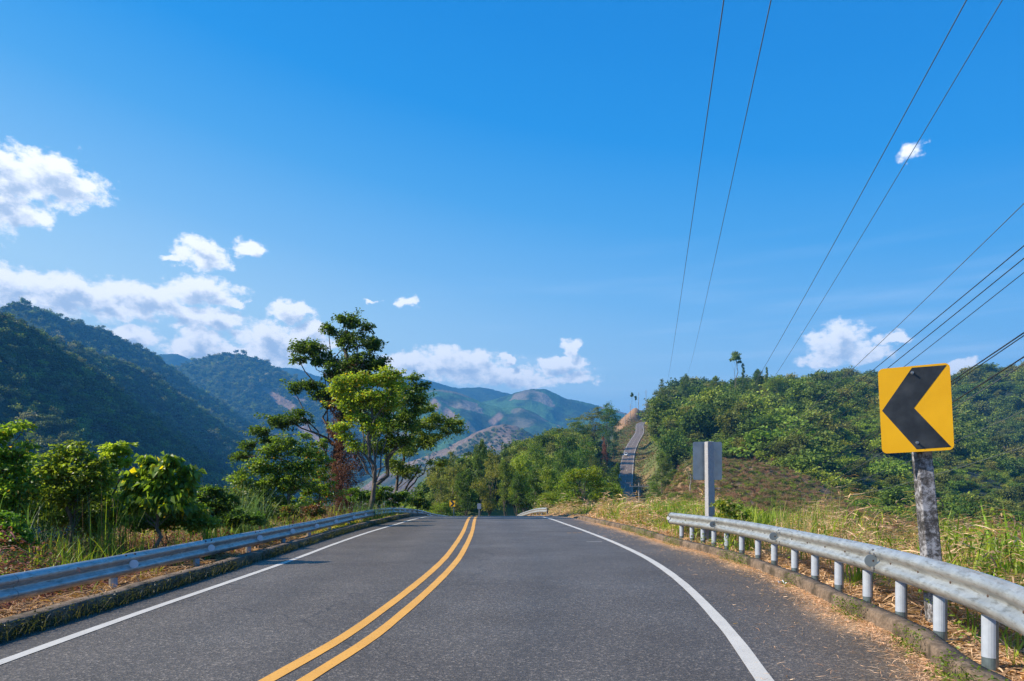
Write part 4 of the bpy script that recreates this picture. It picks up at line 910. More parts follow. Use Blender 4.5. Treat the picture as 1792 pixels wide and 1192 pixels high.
mb = MB(); mb.add([(.60,-.70,1.74),(1.25,-.74,1.18),(1.25,.74,1.18),(.60,.70,1.74)], [(0, 1, 2, 3)]); mb.build('windscreen', CARG, cab)
for sy in (-1, 1):
    mb = MB(); mb.add([(-.85,sy*.83,1.2),(1.0,sy*.83,1.2),(.45,sy*.83,1.66),(-.78,sy*.83,1.66)], [(0, 1, 2, 3)]); mb.build('side_window', CARG, cab)
    mb = MB(); mb.tube([(2.62,sy*.72,.85),(2.68,sy*.72,.85)], .13, 10); mb.build('headlight', REFLW, t)
    for wx in (-1.65, 1.65):
        mb = MB(); mb.tube([(wx,sy*.76,.38),(wx,sy*.98,.38)], .38, 16); mb.build('wheel', TYRE, t)
hb = W(1759, 684, 742); hz = g1(hb[0], hb[1]); t = thing('hut', 'tiny hillside hut with a pale metal roof near the skyline', 'hut', (hb[0], hb[1], hb[2]-3))
mb = MB(); mb.box((0, 0, .5), (10, 6, 4.6)); mb.build('wall', WALLM, t)
mb = MB(); mb.add([(-6.5,-4,2.6),(6.5,-4,2.6),(6.5,0,4.2),(-6.5,0,4.2),(6.5,4,2.6),(-6.5,4,2.6)], [(0, 1, 2, 3), (3, 2, 4, 5)]); mb.build('roof', ROOFM, t)
mb = MB(); mb.box((1, -3.02, 1.2), (1.2, .08, 2.2)); mb.build('door', TYRE, t)

# ------------------------------------------------------------------ trees beside the left rail
T = tree('tall_tree', 'tallest tree on the left roadside, dark-leaved and open, its trunk wrapped in dry brown vines', 'tree', W(587, 897, 35), plobes([
 (615,562,20,13),(640,572,12,9),(600,556,10,7),(648,600,17,13),(575,580,14,10),(541,611,30,15),(522,628,12,9),(615,597,22,16),(561,631,22,12),(658,631,20,16),(595,651,28,18),(628,634,25,16),(655,605,12,9),
 (538,674,26,11),(516,685,10,6),(568,700,22,13),(521,735,34,12),(491,738,22,12),(457,752,18,12),(424,799,17,9),(437,780,14,10),(468,770,16,8),(640,655,30,16),(600,690,26,18),(612,720,26,20)], 35),
 34000, .125, PG['deep'], trunk_r=.19, fork=W(604, 612, 35), seed=101, nsub=11, spread=.33, flat=.75, wr=.6)
rng = np.random.default_rng(102); lob = np.array(plobes([(590,715,11,22),(592,750,13,26),(597,790,15,30),(603,830,18,32),(607,868,22,28),(585,850,10,40),(612,655,18,14),(590,665,14,12),(628,800,9,30)], 34.8)); lob[:, :3] -= np.array(T.location)
V, Fq, Cc, sb = crown(rng, lob, 15000, .10, [(.06,.036,.024),(.12,.064,.042),(.20,.12,.08)], wr=.35, nsub=14, spread=.35, flat=1.2, hang=.9)
mk('dry_vine', V, Fq, DRY, T, col=Cc)
tree('bright_tree', 'bright yellow-green tree in front of the vine-wrapped tall tree', 'tree', W(646, 888, 31), plobes([
 (595,678,22,15),(628,664,22,13),(655,666,20,12),(675,660,20,13),(697,655,9,7),(612,700,26,14),(645,695,26,16),(676,700,26,18),(595,748,18,10),(630,733,24,13),(655,745,22,14),(608,765,12,8),(690,680,16,12),(620,780,12,10)], 31),
 16000, .115, PG['bright'], trunk_r=.11, fork=W(650, 715, 31), seed=103, nsub=12, spread=.33, flat=.7, wr=.6, bark=BARK, extra_trunks=[(W(648,880,31), W(676,770,31.2), .06), (W(645,830,31), W(615,775,31), .05)], yellow=(.08, (.30,.25,.02)))
tree('shaded_tree', 'dark green tree filling the space right of the bright tree', 'tree', W(665, 889, 34), plobes([
 (709,698,24,22),(682,748,32,24),(716,728,20,20),(732,678,15,8),(722,662,12,8),(745,672,8,6),(700,770,24,18),(668,720,26,22),(735,700,15,12),(660,780,24,20),(690,672,18,12)], 34),
 15000, .125, PG['mid'][:2]+[(.07,.13,.03)], trunk_r=.13, fork=W(690, 735, 34), seed=104, nsub=12, spread=.34, flat=.55, wr=.6, bark=BARK)
tree('leaning_tree', 'slender dark tree leaning right over the left rail near the crest', 'tree', W(688, 890, 39), plobes([
 (756,735,22,17),(783,748,22,13),(742,715,18,11),(797,738,11,9),(803,755,8,6),(736,775,22,14),(709,788,22,15),(697,815,20,15),(769,809,17,7),(716,825,19,15),(760,765,20,11),(728,750,18,12)], 39),
 11500, .14, PG['deep'][1:]+[(.07,.12,.03)], trunk_r=.10, fork=W(712, 745, 39), seed=105, nsub=10, spread=.32, flat=.7, bark=BARK, extra_trunks=[(W(690,885,39), W(738,812,39), .09), (W(712,862,39), W(760,800,39), .05)])
tree('glossy_tree', 'small glossy-leaved tree left of the vine-wrapped tall tree', 'tree', W(507, 900, 25), plobes([
 (505,775,22,13),(480,790,24,14),(530,790,18,14),(455,815,26,14),(500,820,34,20),(535,825,18,16),(470,850,32,18),(515,855,30,18),(432,838,22,16),(445,870,26,16),(490,880,30,14),(530,765,10,8)], 25),
 14000, .10, PG['mid'], trunk_r=.07, fork=W(505, 815, 25), seed=106, nsub=11, spread=.34, flat=.55, wr=.6, yellow=(.01, (.35,.22,.02)))
tree('mixed_shrub', 'leafy yellow-green shrub between the glossy tree and the vine-wrapped trunk', 'shrub', W(560, 900, 28), plobes([
 (552,800,20,18),(565,825,18,20),(548,850,22,20),(570,860,18,20),(540,880,22,14),(560,780,12,12)], 28),
 8000, .10, PG['olive'][:1]+PG['bright'][:2], trunk_r=.05, fork=W(558, 850, 28), seed=107, nsub=10, yellow=(.05, (.22,.10,.03)))
tree('roadside_shrub', 'low green shrub under the bright tree behind the left rail', 'shrub', W(640, 896, 32), plobes([(625,868,16,14),(650,872,18,12),(670,865,15,14),(690,876,16,10),(705,868,12,12)], 32),
 6000, .11, PG['mid'], trunk_r=.04, fork=W(650, 880, 32), seed=108, nsub=10)
tree('roadside_shrub', 'low dark shrub at the foot of the leaning tree by the crest', 'shrub', W(730, 895, 43), plobes([(722,878,12,10),(742,882,12,8),(735,868,8,8)], 43), 3000, .13, PG['deep'], trunk_r=.04, fork=W(730, 885, 43), seed=109, nsub=8)
# near left shrubs
tree('arching_shrub', 'tall arching shrub with yellow-green tips at the left edge of the view', 'shrub', W(10, 960, 12), plobes([
 (18,752,24,10),(42,742,14,7),(-8,765,22,16),(50,778,14,8),(0,792,36,20),(30,810,30,18),(-25,830,46,36),(20,845,36,26),(-5,885,46,30),(40,870,24,20)], 12),
 7000, .08, PG['olive'][:1]+PG['bright'], trunk_r=.05, fork=W(5, 830, 12), seed=111, nsub=12, spread=.33, wr=.62, yellow=(.04, (.40,.30,.03)))
tree('leafy_shrub', 'round dark-hearted shrub second from the left edge behind the left rail', 'shrub', W(125, 950, 13), plobes([
 (100,800,24,16),(125,785,22,10),(148,795,20,14),(90,830,30,20),(130,830,36,22),(170,835,28,18),(125,870,44,24),(165,865,26,18),(85,870,30,20),(180,810,18,10)], 13),
 7000, .08, PG['deep']+PG['bright'][:2], trunk_r=.045, fork=W(125, 860, 13), seed=112, nsub=11, spread=.34, wr=.62)
tree('thin_shrub', 'thin branching shrub reaching right beside the round dark-hearted one', 'shrub', W(196, 950, 13.5), plobes([
 (205,783,16,7),(190,795,16,8),(215,790,8,6),(200,812,18,8),(220,806,9,6),(185,840,16,12)], 13.5),
 2600, .085, PG['bright'], trunk_r=.03, fork=W(198, 820, 13.5), seed=113, nsub=9, spread=.34, wr=.6)
tree('broadleaf_shrub', 'broad-leaved shrub with some bright yellow leaves behind the left rail', 'shrub', W(275, 950, 13), plobes([
 (262,808,16,10),(298,806,14,9),(282,822,24,14),(330,826,12,14),(318,845,18,14),(240,842,22,16),(285,850,32,18),(262,875,34,20),(305,880,28,18),(232,865,18,14)], 13),
 3800, .13, PG['mid']+[(.12,.20,.02)], trunk_r=.04, fork=W(280, 860, 13), seed=114, nsub=10, spread=.28, wr=.85, droop=.35, hang=.5, yellow=(.06, (.55,.48,.02)))
tree('dense_shrub', 'dense dark shrub right of the broad-leaved yellow-flecked one', 'shrub', W(360, 945, 16), plobes([
 (352,868,22,16),(380,860,18,14),(340,890,26,16),(375,890,26,18),(400,875,14,14),(360,915,34,14)], 16),
 5500, .08, PG['deep'], trunk_r=.04, fork=W(362, 895, 16), seed=115, nsub=10)
tree('creeping_bush', 'low small-leaved bush near the left rail at the left edge of the view', 'shrub', W(20, 985, 10.5), plobes([(0,915,30,18),(30,925,26,16),(-20,945,34,20),(50,945,18,14),(15,955,26,12)], 10.5),
 6500, .045, PG['bright'], trunk_r=.02, fork=W(20, 950, 10.5), seed=116, nsub=14, wr=.8)
tree('creeping_bush', 'low tangled green bush under the broad-leaved shrub behind the left rail', 'shrub', W(215, 960, 13.5), plobes([(200,905,30,16),(235,915,26,14),(170,900,26,18),(265,915,26,12),(110,910,34,16)], 13.5),
 8000, .055, PG['deep']+PG['bright'][:1], trunk_r=.02, fork=W(215, 930, 13.5), seed=117, nsub=14, wr=.75)
tree('creeping_bush', 'low leafy bush beneath the dense dark shrub behind the left rail', 'shrub', W(390, 945, 17), plobes([(350,925,22,10),(385,912,24,14),(420,905,24,16),(450,908,20,12)], 17),
 6000, .06, PG['deep']+PG['bright'][:1], trunk_r=.02, fork=W(390, 925, 17), seed=121, nsub=14, wr=.7)
tree('creeping_bush', 'low reddish-green bush at the foot of the glossy tree', 'shrub', W(520, 912, 24), plobes([(480,898,22,10),(510,895,22,12),(545,893,20,12),(455,900,20,12)], 24),
 6000, .075, PG['brown'][:2]+PG['mid'], trunk_r=.02, fork=W(515, 905, 24), seed=122, nsub=14, wr=.7)
tree('leafy_bush', 'mid-green bush filling the gap between the round and thin shrubs', 'shrub', W(60, 950, 14.5), plobes([(50,880,34,26),(95,885,26,20),(20,890,30,26),(150,890,34,20),(205,875,24,20),(235,890,20,16)], 14.5),
 9000, .08, PG['deep']+PG['bright'][:1], trunk_r=.03, fork=W(80, 915, 14.5), seed=123, nsub=14, wr=.65)
for (lab, L_, n_, sd, pl_, bx, Yb) in [
 ('tangled green thicket filling the roadside below the arching shrub', [(-20,880,40,30),(30,870,34,26),(70,895,34,26),(10,910,40,24),(60,850,22,20),(-60,880,40,34)], 9000, 131, PG['mid']+PG['bright'][:1], 20, 13.5),
 ('tangled thicket below and behind the round shrub and its neighbour', [(110,900,34,24),(150,880,34,26),(190,895,34,24),(225,880,26,24),(170,915,40,20),(130,860,26,18)], 9000, 132, PG['mid']+PG['bright'][:2], 165, 14.2),
 ('tangled thicket hiding the stem of the broad-leaved shrub', [(240,905,28,20),(285,910,34,22),(325,900,28,24),(300,885,28,18),(350,915,24,16),(260,880,24,18)], 9000, 133, PG['deep'][1:]+PG['bright'][:2], 290, 14.0),
 ('sunlit bush between the dense dark shrub and the glossy tree', [(405,880,20,18),(430,885,22,18),(395,900,24,16),(450,895,22,16),(420,865,14,12)], 7000, 134, PG['olive']+PG['bright'][:1], 420, 20)]:
    tree('roadside_thicket', lab, 'shrub', W(bx, HY+1.6*F/Yb, Yb), plobes(L_, Yb), n_, .07 if Yb < 18 else .09, pl_, trunk_r=.02, fork=W(bx, HY+1.0*F/Yb, Yb), seed=sd, nsub=14, spread=.36, wr=.62, yellow=(.03, (.32,.24,.04)))
# leggy plants behind the right rail
tree('verge_bush', 'small yellow-green bush right of the white signpost behind the right rail', 'shrub', W(1275, 948, 16.5), plobes([(1262,885,12,10),(1282,888,14,10),(1272,905,18,12),(1298,905,12,10)], 16.5),
 3000, .06, PG['mid']+[(.2,.2,.03)], trunk_r=.02, fork=W(1275, 915, 16.5), seed=118, nsub=10, wr=.6, yellow=(.03, (.4,.35,.03)))
tree('bare_tree', 'thin bare pale tree left of the grey sign back', 'tree', W(1209, 880, 150), plobes([(1205,820,14,14),(1198,808,8,10),(1212,812,8,12)], 150), 260, .3, PG['pale'], trunk_r=.18, fork=W(1208, 830, 150), seed=119, nsub=14, bark=PALEBARK, spread=.3)

# ------------------------------------------------------------------ trees beyond the crest
def tree_kind(seed, pal, n, L, lobes, tr=.02, bark=BARK, fork=.55, **kw):
    rng = np.random.default_rng(seed); V, Fq, Cc, subs = crown(rng, lobes, n, L, pal, **kw)
    mb = skeleton(rng, (0, 0, -.04), (rng.normal()*.02, rng.normal()*.02, fork), subs, tr, twigs=False, forkmin=.4)
    c = mk('crown', V, Fq, LEAF, col=Cc, link=False); t = mb.build('trunk', bark, smooth=True); SC.collection.objects.unlink(t); return c, t
def rl(seed, n, zlo, zhi, rad, s0, s1):
    r = np.random.default_rng(seed); out = []
    for i in range(n):
        z = zlo+(zhi-zlo)*(i+.5)/n; k = math.sin(math.pi*min(max((z-zlo+.08)/(zhi-zlo+.12), .12), .92))**.6; a = r.uniform(0, 6.283); s = r.uniform(s0, s1)
        out.append((rad*k*math.cos(a)*r.uniform(.35, 1), rad*k*math.sin(a)*r.uniform(.35, 1), z, s, s, s*.72))
    return out
KIND = {
 'broad': tree_kind(201, PG['mid'], 7000, .026, rl(1, 14, .28, .90, .30, .10, .17)),
 'olive': tree_kind(202, PG['olive']+[(.08,.12,.03)], 7000, .024, rl(2, 14, .22, .92, .28, .10, .16)),
 'dark': tree_kind(203, PG['deep'], 8000, .026, rl(3, 12, .30, .93, .24, .09, .15)),
 'bright': tree_kind(204, PG['mid'][1:]+PG['bright'][:1], 8000, .028, rl(4, 12, .35, .90, .30, .10, .16)),
 'bush': tree_kind(205, PG['mid'][1:]+PG['yel'][:2], 9000, .034, rl(5, 14, .15, .85, .46, .13, .2), fork=.35),
 'blue': tree_kind(206, PG['blue'], 7000, .028, rl(6, 12, .18, .90, .30, .11, .17)),
 'brown': tree_kind(207, PG['brown'], 5000, .026, rl(7, 10, .25, .88, .26, .09, .15)),
 'tall': tree_kind(208, PG['deep'][1:]+PG['olive'][:1], 3600, .026, [(0,0,.94,.15,.13,.035),(.20,.03,.90,.12,.10,.03),(-.20,-.02,.89,.13,.1,.03),(.08,-.1,.85,.12,.1,.03),(-.10,.08,.80,.08,.08,.025),(.24,0,.83,.07,.07,.02)], tr=.014, fork=.84),
 'slim': tree_kind(209, PG['deep'], 3600, .03, rl(9, 9, .30, .95, .11, .06, .11), tr=.014, fork=.8),
 'palm': tree_kind(210, PG['deep'], 2600, .04, [(0,0,.88,.14,.14,.11),(.07,0,.78,.1,.1,.1),(-.08,0,.80,.09,.09,.09)], tr=.012, fork=.75)}
def ptree(name, label, px, top, Y, wpx, kind, group='trees beyond the road crest', base=None, cat='tree'):
    x = (px-CX)*Y/F; zt = CH-(top-HY)*Y/F; zb = g1(x, Y) if base is None else CH-(base-HY)*Y/F; h = zt-zb
    t = thing(name, label, cat, (x, Y, zb), rz=(px*1.7) % 6.28, group=group); w = wpx*Y/F/.78
    for o in KIND[kind]:
        c = o.copy(); SC.collection.objects.link(c); c.parent = t; c.scale = (w, w, h/.97)
    return t
for a in [
 ('tree', 'pale olive tree right of the leaning roadside tree, leftmost of those beyond the crest', 768, 818, 104, 48, 'olive'),
 ('tree', 'feathery olive tree between the pale leftmost one and the dark pointed one', 796, 797, 116, 56, 'olive'),
 ('tree', 'dark pointed tree rising above the others beyond the crest', 841, 770, 138, 36, 'dark'),
 ('tree', 'dark leafy tree above the distant yellow chevron sign', 815, 822, 102, 50, 'dark'),
 ('tree', 'grey-green tree directly above the small white distant sign', 858, 798, 120, 62, 'olive'),
 ('tree', 'dark tree with bare lower trunk right of the small white distant sign', 884, 806, 112, 46, 'dark'),
 ('tree', 'fresh green tree left of the yellow-green thicket beyond the crest', 916, 788, 114, 62, 'bright'),
 ('tree', 'rounded green tree behind the fresh green one', 943, 776, 150, 52, 'broad'),
 ('tree', 'shaded tree standing behind the short crest guardrail', 938, 815, 100, 50, 'dark'),
 ('tree', 'leafy tree with thin pale stems left of the yellow-green thicket', 965, 812, 96, 54, 'bush'),
 ('tree', 'dark green tree low in the dip, above the left end of the crest guardrail', 905, 826, 98, 40, 'dark'),
 ('tree', 'green tree midway up the spur, above the yellow-green thicket', 988, 772, 190, 54, 'broad'),
 ('tree', 'broad green tree on the spur left of the reddish-brown tree', 1022, 772, 205, 58, 'broad'),
 ('tree', 'dull reddish-brown tree on the spur beside the far road', 1057, 756, 330, 20, 'brown'),
 ('tree', 'rounded blue-green tree at the left edge of the far road', 1074, 748, 400, 30, 'blue'),
 ('tree', 'olive tree below the reddish-brown tree on the spur', 1040, 788, 215, 52, 'olive'),
 ('tree', 'tall dense tree at the top right end of the spur, next to the far road', 1064, 706, 450, 54, 'broad'),
 ('tree', 'round tree on the upper spur, left of the tall one at its end', 1038, 716, 420, 60, 'olive'),
 ('tree', 'green tree on the upper spur skyline where it starts to fall leftward', 1010, 732, 380, 56, 'broad'),
 ('tree', 'olive tree on the spur skyline halfway down its left side', 980, 752, 350, 56, 'olive'),
 ('tree', 'bushy tree on the lower left end of the spur skyline', 948, 772, 300, 50, 'broad'),
 ('tree', 'dark bush-like tree below the far road bottom end', 1078, 812, 150, 36, 'dark'),
 ('thicket', 'broad yellow-green thicket behind the grassy verge, left of the far road', 1018, 812, 74, 92, 'bush'),
 ('thicket', 'smaller yellow-green thicket touching the bottom of the far road', 1068, 838, 80, 44, 'bush'),
 ('thicket', 'low green thicket under the stems left of the yellow-green thicket', 962, 858, 84, 60, 'bush'),
 ('thicket', 'low light-green thicket beside the distant yellow chevron sign', 772, 877, 92, 44, 'bush')]: ptree(*a)
rgt = 'trees on the right-hand hill'
for a in [
 ('tree', 'lone tall tree with a flat crown standing on the right hill skyline', 1288, 617, 480, 40, 'tall'),
 ('tree', 'slim dark tree just right of the lone tall flat-crowned one', 1300, 636, 480, 17, 'slim'),
 ('tree', 'dense dark tree on the skyline above the grey sign back', 1252, 658, 490, 34, 'dark'),
 ('tree', 'dark clump-like tree on the skyline right of the slim dark tree', 1326, 646, 470, 32, 'dark'),
 ('tree', 'rounded dark tree next on the skyline before the bamboo', 1342, 643, 465, 18, 'slim'),
 ('tree', 'feathery bamboo-like tree where the right hill skyline drops', 1358, 657, 450, 34, 'bush'),
 ('tree', 'spiky dark tree on the skyline where the second thin power line ends', 1199, 655, 500, 24, 'dark'),
 ('tree', 'round tree on the skyline where the leftmost thin power line ends', 1162, 668, 480, 34, 'olive'),
 ('tree', 'olive tree overhanging the top of the far road on its right', 1146, 690, 440, 42, 'olive'),
 ('tree', 'yellowish tree on the right of the far road halfway up', 1152, 716, 400, 44, 'olive'),
 ('tree', 'shady olive tree right of the pickup on the far road', 1165, 738, 370, 44, 'olive'),
 ('tree', 'tall dark tree behind the shady olive tree right of the far road', 1185, 722, 400, 44, 'dark')]: ptree(*a, group=rgt)
ptree('tree', 'left and taller of the two thin trees on the orange hilltop', 1106, 687, 700, 11, 'palm', group='thin trees on the orange hilltop', base=716)
ptree('tree', 'right and shorter of the two thin trees on the orange hilltop', 1112.5, 693, 700, 9, 'palm', group='thin trees on the orange hilltop', base=720)
for a in [('bush', 'dark rounded bush clump in the brown slope left of the grey sign back', 1160, 790, 215, 44, 'dark'),
          ('bush', 'lower dark bush below the rounded clump in the brown slope', 1180, 822, 200, 40, 'dark'),
          ('bush', 'green bush between the far road and the dark rounded clump', 1142, 838, 170, 34, 'broad')]: ptree(*a, group='bushes on the brown slope', cat='bush')

# ------------------------------------------------------------------ grass, straw, creepers
def blades(rng, P, h, w, lean, curve, cols, nseg=4, droop=.25, up=1.0):
    n = len(P); a = rng.uniform(0, 6.283, n); H = np.stack([np.cos(a), np.sin(a), 0*a], 1); S = np.stack([-np.sin(a+rng.normal(size=n)*.5), np.cos(a+rng.normal(size=n)*.5), 0*a], 1)
    rows = []
    for k in range(nseg+1):
        t = k/nseg; off = H*(lean*t+curve*t*t)[:, None]*h[:, None]; z = h*up*(t-droop*curve*t**3)
        c = P+off+np.stack([0*z, 0*z, z], 1); ww = (w*(.55+.9*t-1.4*t*t) if t < 1 else w*.03)[:, None]
        rows += [c-S*ww/2, c+S*ww/2]
    V = np.stack(rows, 1).reshape(-1, 3); m = 2*(nseg+1); b = (np.arange(n)*m)[:, None, None]; q = (2*np.arange(nseg))[None, :, None]
    Fq = (b+q+np.array([0, 1, 3, 2])[None, None, :]).reshape(-1, 4); return V, Fq, np.repeat(cols, m, 0)
def joinm(parts):
    V, Fq, Cc = [], [], []; n = 0
    for v, f, c in parts:
        if f.shape[1] == 3: f = np.hstack([f, f[:, 2:3]])
        V.append(v); Fq.append(f+n); Cc.append(c); n += len(v)
    return np.vstack(V), np.vstack(Fq), np.vstack(Cc)
def pick(rng, pal, n, jit=.25):
    pal = np.asarray(pal, float); a = rng.random(n)*(len(pal)-1); i = a.astype(int); f = (a-i)[:, None]; return (pal[i]*(1-f)+pal[i+1]*f)*rng.uniform(1-jit, 1+jit, n)[:, None]
def P_off(rng, n, k, sgn, d0, d1, y0, y1, yp=1.0, lift=0):
    y = y0+(y1-y0)*rng.random(n)**yp; e = st(k, y); d = d0+(d1-d0)*rng.random(n); x = e+sgn*d; return np.stack([x, y, G(x, y)+lift], 1), d
GC = [(.06,.12,.015),(.13,.22,.02),(.24,.32,.03)]; ST_ = [(.20,.13,.07),(.42,.29,.16),(.66,.49,.29)]; RB = [(.06,.032,.022),(.13,.060,.042),(.24,.13,.085)]
rng = np.random.default_rng(301)
def clump(name, label, px, pytop, Y, spread, n, h, w, pal, seed, base=None, mat=GRASS, curve=.5, cat='grass clump', group='tall grass clumps along the verges', lean=.15):
    r = np.random.default_rng(seed); x = (px-CX)*Y/F; z = g1(x, Y) if base is None else base
    hm_ = CH-(pytop-HY)*Y/F-z; P = np.stack([r.normal(size=n)*spread, r.normal(size=n)*spread, -.02+0*r.random(n)], 1)
    V, Fq, Cc = blades(r, P, hm_*r.uniform(.45, 1.08, n)*h, w*r.uniform(.6, 1.3, n), r.normal(size=n)*lean, r.uniform(.05, curve, n), pick(r, pal, n), 5, .5)
    o = mk(name, V, Fq, mat, col=Cc, loc=(x, Y, z)); prop(o, label, cat, group); return o
BG = [(.03,.07,.03),(.06,.13,.05),(.11,.19,.07)]
clump('reed_clump', 'tall bluish reeds between the arching shrub and the round shrub', 55, 825, 12.2, .38, 170, 1, .020, BG, 310, curve=.9)
clump('reed_clump', 'thin yellowing reeds right of the round shrub', 190, 850, 12.5, .22, 150, 1, .014, GC, 311)
clump('reed_clump', 'tall bluish-green reeds left of the glossy tree', 418, 832, 18, .35, 320, 1, .022, BG, 312)
clump('reed_clump', 'upright grass tuft in front of the dense dark shrub', 372, 878, 14.5, .12, 60, 1, .022, GC, 313)
clump('grass_clump', 'bright upright grass near the left rail below the round shrub', 125, 925, 11, .25, 70, 1, .018, GC, 314)
clump('grass_clump', 'long arching grass left of the broad-leaved shrub', 82, 895, 11, .14, 34, 1, .022, GC, 315, curve=.7)
clump('grass_clump', 'feathery grass tuft at the foot of the bright tree', 640, 862, 30, .5, 160, 1, .03, BG, 316)
clump('reed_clump', 'big fresh green cane-like grass at the right edge of the view', 1770, 865, 8.6, .38, 190, 1, .040, [(.05,.13,.015),(.09,.22,.02),(.17,.33,.03)], 317, curve=.9, lean=.35)
clump('reed_clump', 'spreading green blades left of the cane-like grass by the sign post', 1700, 925, 8.2, .25, 60, 1, .035, [(.05,.13,.015),(.09,.22,.02),(.17,.33,.03)], 318, curve=1.0, lean=.5)
clump('grass_clump', 'small green plant above the rail left of the mouldy post', 1510, 935, 9.6, .07, 26, 1, .035, GC, 319, curve=.8)
clump('grass_clump', 'tall thin grass stalks over the straw heap behind the right rail', 1415, 845, 13.5, .42, 150, 1, .016, [(.05,.10,.02),(.12,.18,.03),(.3,.27,.1)], 320, curve=.35)
clump('grass_clump', 'second group of thin stalks right of the straw heap', 1462, 868, 12.8, .28, 60, 1, .014, [(.05,.10,.02),(.12,.18,.03),(.3,.27,.1)], 321, curve=.4)
clump('grass_clump', 'broad green leaves left of the white signpost', 1215, 868, 19, .30, 90, 1, .045, GC, 322, curve=.9)
clump('grass_clump', 'fresh grass tuft right of the white signpost', 1300, 872, 15, .16, 50, 1, .035, GC, 323, curve=.7)
clump('grass_clump', 'green tuft midway along the grassy verge beyond the rail end', 1150, 866, 26, .5, 120, 1, .045, GC, 324, curve=.8)
clump('grass_clump', 'green tuft at the far end of the grassy verge', 1070, 868, 36, .6, 150, 1, .05, GC, 325, curve=.8)
clump('grass_clump', 'tan seed-headed grass rising behind the right rail', 1385, 838, 14.5, .35, 36, 1, .012, ST_, 326, mat=DRY, curve=.3)
clump('grass_clump', 'dry tan stalks by the broad-leaved shrub behind the left rail', 205, 800, 13, .35, 16, 1, .012, [(.22,.10,.06),(.36,.22,.12)], 327, mat=DRY, curve=.35)
# right verge: straw litter, green grass, small plants
def litter(rng, P, L, w, pal, arch=.12, nseg=4):
    n = len(P); a = rng.uniform(0, 6.283, n); D = np.stack([np.cos(a), np.sin(a), rng.normal(size=n)*.22], 1); S = np.stack([-np.sin(a), np.cos(a), rng.normal(size=n)*.4], 1); K = unit(rng, n)*.35; rows = []
    for k in range(nseg+1):
        t = k/nseg; c = P+D*L[:, None]*(t-.5)+K*L[:, None]*t*(1-t); c[:, 2] += arch*L*4*t*(1-t)*rng.uniform(.3, 1, n); ww = (w*(1-.75*abs(2*t-1)**2))[:, None]; rows += [c-S*ww/2, c+S*ww/2]
    V = np.stack(rows, 1).reshape(-1, 3); m = 2*(nseg+1); b = (np.arange(n)*m)[:, None, None]; q = (2*np.arange(nseg))[None, :, None]
    return V, (b+q+np.array([0, 1, 3, 2])[None, None, :]).reshape(-1, 4), np.repeat(pick(rng, pal, n), m, 0)
def heap(P, seed, amp, sc=.9):
    return np.maximum(fbm(P[:, 0]*sc+seed, P[:, 1]*sc*.8, 3)-.42, 0)*amp
P, d = P_off(rng, 50000, 5, 1, .30, 5.5, 2.5, 22, 1.5); hp = heap(P, 5, 3.3)*sstep(d, .3, 1.1); P[:, 2] += hp*rng.random(len(P))
a1 = litter(rng, P, rng.uniform(.10, .42, len(P)), .011*rng.uniform(.5, 1.8, len(P)), ST_)
P, d = P_off(rng, 22000, 5, 1, .30, 6.5, 20, 55, 1.2); hp = heap(P, 5, 3.3)*sstep(d, .3, 1.1); P[:, 2] += hp*rng.random(len(P))
a2 = litter(rng, P, rng.uniform(.18, .5, len(P)), .024*rng.uniform(.5, 1.6, len(P)), ST_)
V, Fq, Cc = joinm([a1, a2]); prop(mk('dry_straw', V, Fq, DRY, col=Cc), 'tan dry straw and dead cane leaves heaped behind the right kerb', kind='stuff')
P, d = P_off(rng, 14000, 5, 1, .5, 7, 2.5, 30, 1.2); P[:, 2] += heap(P, 5, 3.3)*.6; k = fbm(P[:, 0]*.8+40, P[:, 1]*.8, 3) > .50; P = P[k]; n = len(P)
g1_ = blades(rng, P, rng.uniform(.10, .46, n), rng.uniform(.012, .034, n), rng.normal(size=n)*.3, rng.uniform(.1, .9, n), pick(rng, GC, n), 4, .5)
P, d = P_off(rng, 26000, 5, 1, 1.0, 8, 20, 60, 1.3); k = fbm(P[:, 0]*.5+40, P[:, 1]*.3, 3) > .34; P = P[k]; n = len(P); d = d[k]
g2_ = blades(rng, P, rng.uniform(.25, .95, n)*(.35+.65*sstep(d, 1, 2.6)), rng.uniform(.02, .05, n), rng.normal(size=n)*.3, rng.uniform(.1, .9, n), pick(rng, GC, n), 4, .5)
V, Fq, Cc = joinm([g1_, g2_]); prop(mk('green_grass', V, Fq, GRASS, col=Cc), 'green grass growing through the straw on the right verge', kind='stuff')
def leafcover(rng, P, L, pal, wr=.7, up=.8):
    n = len(P); D = unit(rng, n); D[:, 2] *= .4; N = rng.normal(size=(n, 3))*.6+np.array([0, 0, up]); V, Fq = leaves(rng, P, L*rng.uniform(.6, 1.3, n), wr, D, N, droop=.1); return V, Fq, np.repeat(pick(rng, pal, n), 4, 0)
P, d = P_off(rng, 16000, 5, 1, .25, 5, 2, 18, 1.3); k = fbm(P[:, 0]*.9+70, P[:, 1]*.9, 4) > .53; P = P[k]; P[:, 2] += heap(P, 5, 3.3)*.8+rng.random(len(P))*.22
V, Fq, Cc = leafcover(rng, P, .055, GC); prop(mk('verge_leaves', V, Fq, LEAF, col=Cc), 'small green creeping plants behind the right rail', kind='stuff')
